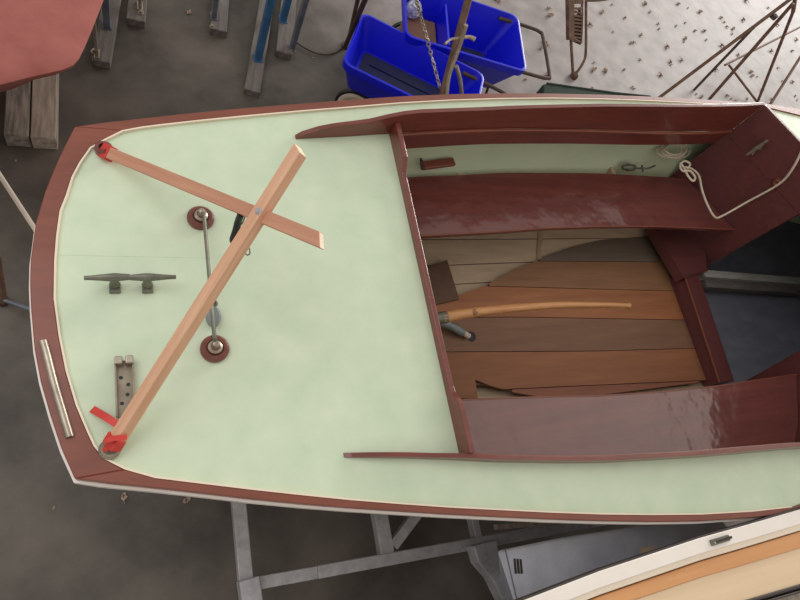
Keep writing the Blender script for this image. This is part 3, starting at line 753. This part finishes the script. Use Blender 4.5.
# ================================================================ SECOND BOAT, lower right
b2t = thing('sailing_dinghy', at(740, 560, .1), 'cream and white boat gunwale with orange varnished wood strip at the lower right corner', 'boat')
Z2 = 1.12
def line2(off):
    """the gunwale edge line shifted down the picture by off pixels"""
    base = [(380, 652), (530, 599.5), (600, 571), (640, 557), (680, 544), (720, 531), (760, 519.5), (800, 508.5), (860, 494)]
    return base
def band(name, up, lo, z0, z1, m):
    A_ = [at(x, y, z1) for x, y in up]; B_ = [at(x, y, z1) for x, y in lo]
    bm = bmesh.new(); strip(bm, A_, B_, z0, z1); bev(bm, .002, 1, .9); return obj(name, bm, m, b2t)
e0 = [(440, 632), (530, 598), (600, 571), (650, 554.5), (700, 538), (750, 524), (800, 509.5), (880, 488)]
def sh(p0, p1): return [(x, y + p0 + (p1 - p0) * (x - 440) / 440) for x, y in e0]
band('rubber_edge', sh(-2, -2), sh(0.4, 0.4), Z2 - .03, Z2 - .002, M_dark)
band('gunwale', sh(0, 0), sh(19, 14), Z2 - .04, Z2, M_white)
band('gunwale_bead', sh(18, 13), sh(26, 20), Z2 - .04, Z2 - .006, M_cream)
band('inwale', sh(28, 21), sh(42, 38), Z2 - .05, Z2 - .012, M_ply)
band('side_panel', sh(42, 37), sh(76, 76), Z2 - .06, Z2 - .02, M_beige)
band('black_trim', sh(76, 75), sh(80, 78.5), Z2 - .05, Z2 - .012, M_dark)
band('black_trim', sh(82, 81), sh(84, 83.5), Z2 - .05, Z2 - .012, M_dark)
bm = bmesh.new(); P = [at(x, y, Z2 - .04) for x, y in sh(84, 84)]; strip(bm, [(p.x, p.y) for p in P], [(p.x + .1, p.y - .5) for p in P], Z2 - .07, Z2 - .05); obj('cockpit_sole', bm, M_timberl, b2t)
# hull under it, leaning out of the frame
A_ = [at(x, y, Z2 - .03) for x, y in e0]
bm = bmesh.new(); strip(bm, [(p.x, p.y - .01) for p in A_], [(p.x + .02, p.y - .03) for p in A_], [Z2 - .09] * 8, [Z2 - .04] * 8)
loft(bm, [[Vector((p.x, p.y - .015 - o__, z__)) for z__, o__ in ((Z2 - .08, 0), (.9, .14), (.7, .34), (.4, .6), (.25, 1.1))] for p in A_])
obj('hull_side', bm, M_white, b2t)
# clip on the gunwale
cb = thing('toggle_clip', at(718, 541, Z2), 'small dark metal clip on the white gunwale at the lower right', 'clip')
a = at(712.5, 543, Z2 + .01); b = at(730, 537.5, Z2 + .01)
beam('clip_plate', a, b, .017, .010, M_metal, cb, bv=.002)
beam('clip_lever', a + Vector((.012, 0, .004)), b + Vector((.006, 0, .004)), .007, .006, M_dark, cb, bv=.001)
bm = bmesh.new(); lathe(bm, at(715.5, 542.5, Z2 + .010), [(.004, 0), (.003, .002), (0, .003)], 10); obj('clip_rivet', bm, M_chalk, cb)

# ================================================================ RED BOAT, upper left
rb = thing('upturned_boat', at(20, 30, .14), 'faded red boat with a rounded corner at the upper left', 'boat')
ZR = .9
corner = [(-160, 127), (-60, 97), (0, 83), (30, 75.5), (50, 71), (63, 68), (73, 63.5), (79, 57), (84, 47), (92, 28), (103, 0), (118, -45)]
top_ = [at(x, y, ZR) for x, y in corner]
far = [Vector((top_[-1].x, 3.0, ZR)), Vector((-1.6, 3.0, ZR))]
loop = [Vector((p.x, p.y)) for p in top_] + [Vector((p.x, p.y)) for p in far]
cen = Vector((-.9, 2.2))
bm = bmesh.new(); R = []
for z, s, dz in ((.086, .20, 0), (.30, .45, 0), (.55, .72, 0), (.75, .88, 0), (.84, .965, 0), (.875, .992, 0), (.893, 1.0, 0), (.905, .985, 0), (.915, .94, 0), (.925, .8, 0), (.935, .4, 0)):
    R.append([bm.verts.new((cen.x + (p.x - cen.x) * s, cen.y + (p.y - cen.y) * s, z)) for p in loop])
n = len(loop)
for a_, b_ in zip(R, R[1:]):
    for k in range(n): bm.faces.new((a_[k], a_[(k + 1) % n], b_[(k + 1) % n], b_[k]))
bm.faces.new(R[0][::-1]); bm.faces.new(R[-1])
obj('hull', bm, M_redboat, rb, smooth=True)

# timbers under the red boat
def timber(name, x0, x1, y0, y1, h, m, label, group=None):
    bm = bmesh.new(); box(bm, x0, x1, y0, y1, 0, h); bev(bm, .004, 1)
    o = obj(name, bm, m); o.data.transform(Matrix.Translation((-(x0 + x1) / 2, -y0, 0))); o.location = ((x0 + x1) / 2, y0, 0); tag(o, label, 'timber', group); return o
ta = at(3.5, 134, .085); tb = at(29.5, 134, .085); tcc = at(56, 134, .085)
timber('timber', ta.x, tb.x - .003, ta.y, 2.7, .085, M_timber, 'grey cracked timber under the red boat, left one of the pair', 'timbers under the red boat')
timber('timber', tb.x + .003, tcc.x, ta.y - .005, 2.7, .085, M_timberl, 'paler smooth timber under the red boat, right one of the pair', 'timbers under the red boat')

# ================================================================ CRADLE SKIDS with steel posts, top left
def skid(pA, pB, ptop, h, post, m_t, m_p, label, pw=.035, bolt=None):
    """pA, pB: near end corners (px) of the top face; ptop: far right corner"""
    a_, b_, c_ = at(*pA, h), at(*pB, h), at(*ptop, h)
    d_ = (c_ - b_).normalized(); wv = (b_ - a_); wv = wv - d_ * wv.dot(d_); wd = wv.length
    mid = b_ - wv / 2; end = mid + d_ * 1.0
    root = thing('cradle_skid', Vector((mid.x, mid.y, 0)), label, 'boat cradle', 'boat cradle skids')
    beam('runner', mid, end, wd, h, m_t, root, bv=.004)
    for (px, py), wid, mm in post:
        f = at(px, py, h)
        bm = bmesh.new(); box(bm, f.x - wid / 2, f.x + wid / 2, f.y - .012, f.y + .03, h, .80); bev(bm, .002, 1); obj('post', bm, mm, root)
        bm = bmesh.new(); box(bm, f.x - wid / 2 - .006, f.x + wid / 2 + .006, f.y - .018, f.y + .04, h, h + .006); obj('foot_plate', bm, mm, root)
    if bolt:
        f = at(*bolt, h); bm = bmesh.new(); lathe(bm, f, [(.016, 0), (.016, .004), (.009, .004), (.009, .016), (0, .017)], 6); obj('bolt', bm, M_strip, root)
    return root
skid((91, 60), (110, 63), (121, 0), .045, [((97, 56), .014, M_strip), ((107, 27), .032, M_greyfl)], M_skid, M_greyfl, 'timber cradle skid with grey steel post, just right of the red boat', bolt=(94, 52))
skid((126, 19), (145, 22), (147, 0), .045, [((140, 8), .016, M_strip)], M_skid, M_strip, 'short-looking timber skid end with a bolt, second from the red boat', bolt=(141, 13))
skid((210, 29), (227, 32), (229, 0), .045, [((214, 18), .024, M_greyfl)], M_skid, M_greyfl, 'timber skid left of the two blue-posted skids', bolt=(212, 27))
skid((244, 90), (260, 93), (270, 30), .045, [((258, 60), .036, M_bluefl)], M_skid, M_bluefl, 'long timber skid carrying a blue steel post, nearest the green deck')
skid((276, 52), (292, 55), (296, 8), .045, [((292, 50), .026, M_greyfl), ((283, 21), .036, M_bluefl)], M_skid, M_bluefl, 'timber skid with blue and grey posts, closest to the blue carts', bolt=(291, 52))

# dark hose on the floor by the skids
bm = bmesh.new(); tube(bm, catmull([at(290, 38, .01), at(305, 48, .01), at(320, 54, .01), at(335, 53, .01), at(345, 44, .01)], 6), .0045, 8)
tag(obj('hose', bm, M_rustd, smooth=True), 'thin dark hose lying on the floor left of the blue carts', 'hose')

# ================================================================ BLUE GARDEN CARTS
def rrect(L, W, r, n=5):
    out = []
    for cx, cy, a0 in ((L / 2 - r, W / 2 - r, 0), (-L / 2 + r, W / 2 - r, 90), (-L / 2 + r, -W / 2 + r, 180), (L / 2 - r, -W / 2 + r, 270)):
        for i in range(n + 1):
            a_ = math.radians(a0 + 90 * i / n); out.append((cx + r * math.cos(a_), cy + r * math.sin(a_)))
    return out
def cart(c, yaw, L, W, zr, label, zb_, tp):
    root = thing('garden_cart', (c[0], c[1], 0), label, 'cart', 'blue garden carts'); root.rotation_euler = (0, 0, yaw)
    mw = Matrix.Translation((c[0], c[1], 0)) @ Matrix.Rotation(yaw, 4, 'Z')
    zb = zb_
    levels = [(zb, tp + .02, tp, .03), (zr - .05, .025, .025, .05), (zr - .045, 0, 0, .05), (zr - .002, -.004, -.004, .05), (zr, .004, .004, .05), (zr, .022, .022, .045), (zr - .012, .030, .030, .045), (zb + .02, tp + .04, tp + .02, .03)]
    bm = bmesh.new(); R = []
    for z, dx, dy, r in levels:
        R.append([bm.verts.new((x, y, z)) for x, y in rrect(L - dx, W - dy, r)])
    n = len(R[0])
    for a_, b_ in zip(R, R[1:]):
        for k in range(n): bm.faces.new((a_[k], a_[(k + 1) % n], b_[(k + 1) % n], b_[k]))
    bm.faces.new(R[0][::-1]); bm.faces.new(R[-1])
    obj('tub', bm, M_blue, root, smooth=True, mw=mw)
    bm = bmesh.new(); prism(bm, rrect(L - tp - .07, W - tp - .05, .03), zb + .021, zb + .024); obj('tub_floor', bm, M_navy, root, mw=mw)
    for y in (-.05, .05):
        bm = bmesh.new(); box(bm, -L / 2 + .14, L / 2 - .14, y - .006, y + .006, zb + .022, zb + .032); obj('rib', bm, M_navy, root, mw=mw)
    for s in (1, -1):
        bm = bmesh.new(); y = s * (W / 2 - (.085 if zb_ > .2 else .06)); c0 = Vector((-L / 2 + .15, y - .018, .115))
        lathe(bm, c0, [(.098, .007), (.115, .007), (.115, .029), (.098, .029), (.098, .007)], 32, (0, 1, 0)); wh = obj('tyre', bm, M_black, root, smooth=True, mw=mw)
        bm = bmesh.new(); lathe(bm, c0 + Vector((0, .004, 0)), [(.080, 0), (.100, 0), (.100, .03), (.080, .03), (.080, 0)], 32, (0, 1, 0))
        lathe(bm, c0 + Vector((0, .002, 0)), [(.022, 0), (.022, .034), (0, .036)], 16, (0, 1, 0))
        for k in range(5):
            a_ = k * 2 * math.pi / 5; d_ = Vector((math.cos(a_), 0, math.sin(a_))); q = c0 + Vector((0, .018, 0)); tube(bm, [q + d_ * .015, q + d_ * .085], [.012, .009], 6)
        obj('wheel_rim', bm, M_chalk, wh, smooth=True, mw=mw)
    bm = bmesh.new(); tube(bm, [(-L / 2 + .15, -W / 2 + .03, .115), (-L / 2 + .15, W / 2 - .03, .115)], .008, 8)
    box(bm, -L / 2 + .135, -L / 2 + .165, -W / 2 + .10, -W / 2 + .13, .115, zb + .01); box(bm, -L / 2 + .135, -L / 2 + .165, W / 2 - .13, W / 2 - .10, .115, zb + .01); obj('axle', bm, M_black, root, mw=mw)
    x0 = L / 2 - .12
    bm = bmesh.new(); hw_ = W / 2 - .03
    tube(bm, catmull([(x0, hw_, zr - .035), (L / 2 + .10, hw_, zr - .03), (L / 2 + .17, hw_ - .01, zr - .03), (L / 2 + .19, hw_ - .05, zr - .03), (L / 2 + .19, -hw_ + .05, zr - .03), (L / 2 + .17, -hw_ + .01, zr - .03), (L / 2 + .10, -hw_, zr - .03), (x0, -hw_, zr - .035)], 5), .011, 10)
    obj('handle', bm, M_rustd, root, smooth=True, mw=mw)
    bm = bmesh.new()
    for s in (1, -1): tube(bm, catmull([(L / 2 - .10, s * .12, zb + .03), (L / 2 - .06, s * .12, .06), (L / 2 - .05, s * .12, .008)], 4), .009, 8)
    tube(bm, [(L / 2 - .05, .12, .008), (L / 2 - .05, -.12, .008)], .008, 8)
    obj('stand_leg', bm, M_rustd, root, smooth=True, mw=mw)
    return root, mw
z1 = .44
A1 = at(341, 67, z1); B1 = at(376, 17, z1); C1 = at(490, 74, z1)
ctr = (A1 + C1) / 2; L1 = (C1 - B1).length; W1 = (B1 - A1).length
yaw1 = math.atan2((C1 - B1).y, (C1 - B1).x)
cart((ctr.x - .012, ctr.y + .012), yaw1 - .02, L1 + .045, W1 * .90, z1, 'empty blue plastic garden cart with pale spoked wheel, the one nearer the sailboat', .25, .11)
z2 = .46
A2 = at(399, 33, z2); C2 = at(524, 18, z2); D2 = at(521, 70, z2)
ctr2 = (A2 + C2) / 2; L2 = (D2 - A2).length; W2 = (C2 - D2).length; yaw2 = math.atan2((D2 - A2).y, (D2 - A2).x)
c2r, mw2 = cart((ctr2.x, ctr2.y), yaw2, L2, W2, z2, 'blue plastic garden cart with cardboard inside, farther from the sailboat', .19, .17)
# cardboard box and silver wrapper in the far cart
bxr = thing('cardboard_box', mw2 @ Vector((-L2 / 2 + .2, .0, .15)), 'flat brown cardboard box lying inside the far blue cart', 'box')
bm = bmesh.new(); box(bm, -L2 / 2 + .075, -L2 / 2 + .27, -W2 / 2 + .085, W2 / 2 - .085, .213, .30); bev(bm, .003, 1); obj('carton', bm, M_card, bxr, mw=mw2)
bm = bmesh.new(); box(bm, -L2 / 2 + .275, -L2 / 2 + .287, -W2 / 2 + .07, W2 / 2 - .07, .22, z2 - .03); obj('divider', bm, M_blue, c2r, mw=mw2)
bm = bmesh.new(); bmesh.ops.create_icosphere(bm, subdivisions=3, radius=.05, matrix=Matrix.Translation(at(413, 9, .345)))
for v_ in bm.verts: v_.co += Vector((random.uniform(-1, 1), random.uniform(-1, 1), random.uniform(-1, 1))) * .009
tag(obj('foil_wrapper', bm, M_silver), 'crumpled silver wrapper on the cardboard in the far blue cart', 'wrapper')

# ================================================================ JACK STANDS
js = thing('jack_stand', at(452, 60, 0), 'rusty steel stand pole with a hook, rising in front of the blue carts', 'boat stand')
top1 = at(472, -14, 1.05); low1 = at(441, 100, .62)
bm = bmesh.new(); tube(bm, [low1 + (low1 - top1) * .35, top1], .018, 10); obj('pole', bm, M_rust, js, smooth=True)
bm = bmesh.new(); tube(bm, catmull([at(466, 25, .97), at(458, 50, .85), at(449, 75, .74), at(446, 102, .62), at(446, 120, .45)], 5), .011, 8); obj('brace', bm, M_strip, js, smooth=True)
bm = bmesh.new(); tube(bm, catmull([at(456, 66, .78), at(460, 80, .70), at(462, 100, .58), at(462, 125, .40)], 5), .010, 8); obj('brace', bm, M_strip, js, smooth=True)
bm = bmesh.new(); tube(bm, catmull([at(445, 44, .90), at(451, 39.5, .90), at(460, 38, .90), at(469, 37, .90), at(475, 39.5, .90)], 5), [.006] * 10 + [.006 + .0005 * i for i in range(11)], 8); obj('hook', bm, M_strip, js, smooth=True)
low = low1 + (low1 - top1) * .35
bm = bmesh.new()
for dx, dy in ((.25, .05), (-.2, .06), (.05, .28)): tube(bm, [low, Vector((low.x + dx, low.y + dy, .01))], .011, 8)
obj('tripod_leg', bm, M_rust, js, smooth=True)
# chain
pts = catmull([at(414, -8, 1.0), at(419, 10, .9), at(426, 35, .8), at(433, 62, .72), at(440, 88, .63)], 7)
ch = bmesh.new()
for i, (p, q) in enumerate(zip(pts, pts[1:])):
    d_ = (q - p); m_ = (p + q) / 2; t = d_.normalized(); s = t.orthogonal().normalized(); 
    if i % 2: s = t.cross(s)
    ring = [m_ + t * math.cos(a_) * d_.length * .62 + s * math.sin(a_) * .008 for a_ in [k * math.pi / 5 for k in range(11)]]
    tube(ch, ring, .0028, 5, cap=False)
tag(obj('chain', ch, M_strip), 'slack steel chain hanging over the blue carts', 'chain')

ps = thing('post_stand', at(346, 46, 0), 'pair of brown steel posts behind the near blue cart', 'post')
bm = bmesh.new(); tube(bm, [at(345, 47, .0), at(371, -14, .8)], .014, 10); obj('post', bm, M_rustd, ps)
bm = bmesh.new(); tube(bm, [at(349, 38, .08), at(361, -14, .75)], .012, 10); obj('post', bm, M_rust, ps)
bm = bmesh.new(); lathe(bm, at(345.5, 46, .0), [(.03, 0), (.03, .01), (.014, .012), (0, .03)], 14); obj('foot', bm, M_rustd, ps)

# right-hand tripod frame
tf = thing('tripod_stand', at(720, 80, 0), 'brown rusty tubular tripod stand on pale concrete beyond the bow', 'boat stand')
apex = at(792, -2, .95)
def leg(p, q, r=.013, m=M_rust, nm='leg'):
    bm = bmesh.new(); tube(bm, [p, q], r, 10); return obj(nm, bm, m, tf, smooth=True)
leg(apex, at(652, 103, .0)); leg(at(757, 24, .62), at(694, 90, .0), .011, M_rustd)
leg(apex + Vector((.03, -.02, -.02)), at(706, 103, .0)); leg(apex + Vector((.05, .02, 0)), at(793, 12, .86), .014); leg(at(793, 12, .86), at(756, 106, .0), .012)
leg(at(725, 65, .12), at(830, 12, .3), .010, M_rust, 'crossbar'); leg(at(729, 65, .12), at(758, 103, .02), .010, M_rust, 'crossbar')
bm = bmesh.new(); lathe(bm, at(772, 18, .80), [(.025, 0), (.025, .03), (0, .035)], 12); obj('adjusting_nut', bm, M_rustd, tf)
tf2 = thing('tripod_stand', at(785, 80, 0), 'single brown stand leg crossing the right edge of the picture', 'boat stand')
bm = bmesh.new(); tube(bm, [at(815, 34, .3), at(768, 108, .0)], .013, 10); obj('leg', bm, M_rust, tf2, smooth=True)
bm = bmesh.new(); tube(bm, [at(815, 34, .3), at(880, 70, .0)], .013, 10); obj('leg', bm, M_rust, tf2, smooth=True)

# ================================================================ RUSTY RACK at top
rk = thing('rack_stand', at(574, 60, 0), 'narrow rusty steel rack with slatted panel, standing on pale concrete', 'rack')
def plate3(pts, th, m, nm, parent):
    bm = bmesh.new(); n_ = (pts[1] - pts[0]).cross(pts[2] - pts[0]).normalized() * th
    a_ = [bm.verts.new(p) for p in pts]; b_ = [bm.verts.new(p - n_) for p in pts]; n = len(pts)
    bm.faces.new(a_); bm.faces.new(b_[::-1])
    for k in range(n): bm.faces.new((a_[k], a_[(k + 1) % n], b_[(k + 1) % n], b_[k]))
    return obj(nm, bm, m, parent)
def rp3(x, y): return at(x, y, .40 - .0045 * y)
rp_ = rp3
plate3([rp_(565, -12), rp_(571, -12), rp_(571, 40), rp_(566, 40)], .03, M_rust, 'side_plate', rk)
plate3([rp_(571, -12), rp_(583, -12), rp_(583, 4), rp_(571, 4)], .006, M_rust, 'top_plate', rk)
plate3([rp_(571, 5) - Vector((0, 0, .02)), rp_(583, 5) - Vector((0, 0, .02)), rp_(582, 43) - Vector((0, 0, .02)), rp_(571, 38) - Vector((0, 0, .02))], .004, M_rustd, 'back_plate', rk)
for k in range(10):
    y = 7 + k * 3.6; plate3([rp_(571, y), rp_(581, y + 1.5), rp_(581, y + 3.3), rp_(571, y + 1.8)], .006, M_rust, 'slat', rk)
for nm, pts, r in (('tube_frame', [(570.5, 0), (570.5, 20), (571, 40), (573, 74)], .011), ('tube_frame', [(586, -12), (586, 20), (586, 45), (585, 58), (580, 68), (573.5, 76)], .010), ('tube_frame', [(582, 0), (582, 22), (581, 43)], .009), ('tube_frame', [(571, 37), (581, 43)], .009), ('tube_frame', [(586, 0), (605, -1), (640, -8)], .012)):
    bm = bmesh.new(); tube(bm, catmull([rp_(*p) for p in pts], 4), r, 8); obj(nm, bm, M_rust, rk, smooth=True)
bm = bmesh.new(); lathe(bm, at(573, 77, 0), [(.03, 0), (.032, .02), (.02, .04), (0, .05)], 14); obj('foot', bm, M_rust, rk)
# painted characters on the top plate
for ch_, px in (('B', 572.5), ('1', 578.5)):
    cu = bpy.data.curves.new('painted_number', 'FONT'); cu.body = ch_; cu.size = .085; cu.extrude = .001
    o = bpy.data.objects.new('painted_number', cu); COL.objects.link(o); cu.materials.append(M_chalk)
    a = rp3(px, 15) + Vector((0, 0, .004)); xr = (rp3(px + 8, 15) - rp3(px, 15)).normalized(); yr = (rp3(px, 5) - rp3(px, 15)).normalized(); zr = xr.cross(yr).normalized(); yr = zr.cross(xr)
    o.matrix_world = Matrix.Translation(a) @ Matrix((xr, yr, zr)).transposed().to_4x4()
    me_ = bpy.data.meshes.new_from_object(o); me_.name = 'painted_number'; mo = bpy.data.objects.new('painted_number', me_); COL.objects.link(mo)
    mo.matrix_world = o.matrix_world.copy(); mo.matrix_basis = o.matrix_basis.copy(); mo.parent = rk; mo.matrix_parent_inverse = PW(rk).inverted()
    bpy.data.objects.remove(o)

# dark green trough beyond the rail
gb = thing('plastic_trough', at(600, 92, 0), 'dark green plastic trough end showing just beyond the port rail', 'trough')
bm = bmesh.new(); P = [at(x, y, .12) for x, y in [(543, 84), (547, 83), (615, 93), (650, 96), (650, 108), (543, 103)]]
prism(bm, P, 0, .12); bev(bm, .012, 3); obj('trough_body', bm, M_greend, gb)
bm = bmesh.new(); tube(bm, [at(547, 83.5, .12), at(615, 93, .12), at(650, 96.5, .12)], .008, 8); obj('trough_lip', bm, M_greend, gb)

# ================================================================ POLES at the left
bm = bmesh.new(); tube(bm, [at(-14, 154, .3), at(44, 243, .3)], .009, 10)
tag(obj('pole', bm, M_chalk, smooth=True), 'thin pale metal pole slanting in from the left edge', 'pole')
lp = thing('rod_stand', at(3, 300, 0), 'reddish upright with a thin rod at the left edge beside the transom', 'stand')
bm = bmesh.new(); tube(bm, [at(-2, 255, .35), at(1, 280, .2), at(4, 302, .05)], [.010, .012, .013], 10); obj('upright', bm, M_rust, lp, smooth=True)
bm = bmesh.new(); tube(bm, [at(4, 300, .08), at(44, 314, .08)], .008, 8); obj('rod', bm, M_greyfl, lp)
bm = bmesh.new(); lathe(bm, at(3, 302, 0), [(.022, 0), (.024, .02), (.016, .05), (0, .07)], 12); obj('foot', bm, M_rustd, lp, smooth=True)

# ================================================================ DRY LEAVES
def leafmesh(k):
    bm = bmesh.new(); n = 9; rnd = random.Random(k)
    L = .05; ctr = [bm.verts.new((L * (i / (n - 1) - .5), 0, .004 + .010 * math.sin(i * .9 + k))) for i in range(n)]
    for s in (1, -1):
        ed = [bm.verts.new((L * (i / (n - 1) - .5), s * L * .30 * math.sin(math.pi * min(i + .4, n - 1) / (n - 1)) * (1 + .35 * rnd.uniform(-1, 1)), .004 + .012 * abs(math.sin(i * 1.1 + k + s)))) for i in range(n)]
        for i in range(n - 1): bm.faces.new((ctr[i], ctr[i + 1], ed[i + 1], ed[i]))
    tube(bm, [(L * .5, 0, .006), (L * .75, .004, .010)], .0012, 4)
    return bm
protos = []
for k in range(3):
    o = obj('dry_leaf', leafmesh(k), M_leafp if k else M_leaf); protos.append(o)
spots = [(645, 4), (678, 4), (688, 8), (658, 24), (659, 29), (676, 26), (685, 23), (700, 12), (746, 1), (743, 20), (641, 35), (634, 43), (667, 47), (695, 31), (706, 40), (704, 31), (721, 18), (724, 22), (727, 27), (733, 29), (732, 34), (722, 46), (685, 39), (684, 42),
         (670, 62), (671, 65), (681, 60), (624, 70), (606, 72), (632, 87), (634, 89), (696, 94), (701, 97), (727, 96), (731, 99), (735, 101), (747, 99), (751, 72), (752, 76), (757, 77), (771, 51), (782, 81), (792, 82), (792, 51), (796, 40), (795, 96), (797, 100), (771, 99),
         (499, 2), (496, 0), (549, 9), (551, 15), (549, 16), (543, 41), (545, 43), (547, 46), (541, 48), (525, 80), (547, 75), (593, 70), (595, 69), (605, 71), (602, 12), (625, 18), (613, 32), (594, 63), (590, 25), (631, 43), (650, 12), (777, 25), (601, 13), (592, 90), (762, 90), (640, 60), (716, 70), (738, 55), (778, 68), (612, 5), (660, 75), (768, 8)]
LG = 'dry leaves on the pale concrete'
for i, (x, y) in enumerate(spots):
    o = protos[i % 3] if i < 3 else protos[i % 3].copy()
    if i >= 3: COL.objects.link(o)
    p = at(x, y, .001); o.location = p; o.rotation_euler = (random.uniform(-.15, .15), random.uniform(-.15, .15), random.uniform(0, 6.28))
    s = random.uniform(.45, 1.1); o.scale = (s, s, s)
    lb = ('small dry leaf on the floor left of the rusty rack, above the far cart handle' if x < 560 and y < 30 else
          'small dry leaf on the floor beside the far cart handle' if x < 560 else
          'dry leaf on pale concrete just right of the rusty rack' if x < 620 else
          'dry leaf between rack and tripod, toward the top of the picture' if x < 715 and y < 50 else
          'dry leaf between rack and tripod, close to the port rail' if x < 715 else
          'dry leaf on the floor inside or under the tripod stand, far side' if y < 60 else
          'dry leaf at the tripod stand feet by the bow')
    tag(o, lb, 'leaf', LG)
for (x, y), lb in (((124, 497), 'pale dry leaf below the starboard transom corner, left of its neighbour'), ((187, 500), 'curled reddish leaf below the starboard rail, right of its neighbour'), ((189, 13), 'yellowish dry leaf on the dark floor between the cradle skids'),
                   ((54, 487.5 + 20), 'tiny pale scrap on the dark floor at lower left'), ((16, 161), 'small pale leaf fragment on the floor by the slanting pole'), ((313, 58), 'small pale fragment on the floor beside the dark hose')):
    o = protos[2].copy() if lb[0] != 'c' else protos[1].copy(); COL.objects.link(o); o.location = at(x, y, .001); o.rotation_euler = (0, 0, random.uniform(0, 6)); o.scale = (.7, .7, .7) if 490 < y < 502 or y < 20 else (.3, .3, .3)
    for k_ in ('group',):
        if k_ in o: del o[k_]
    tag(o, lb, 'leaf')
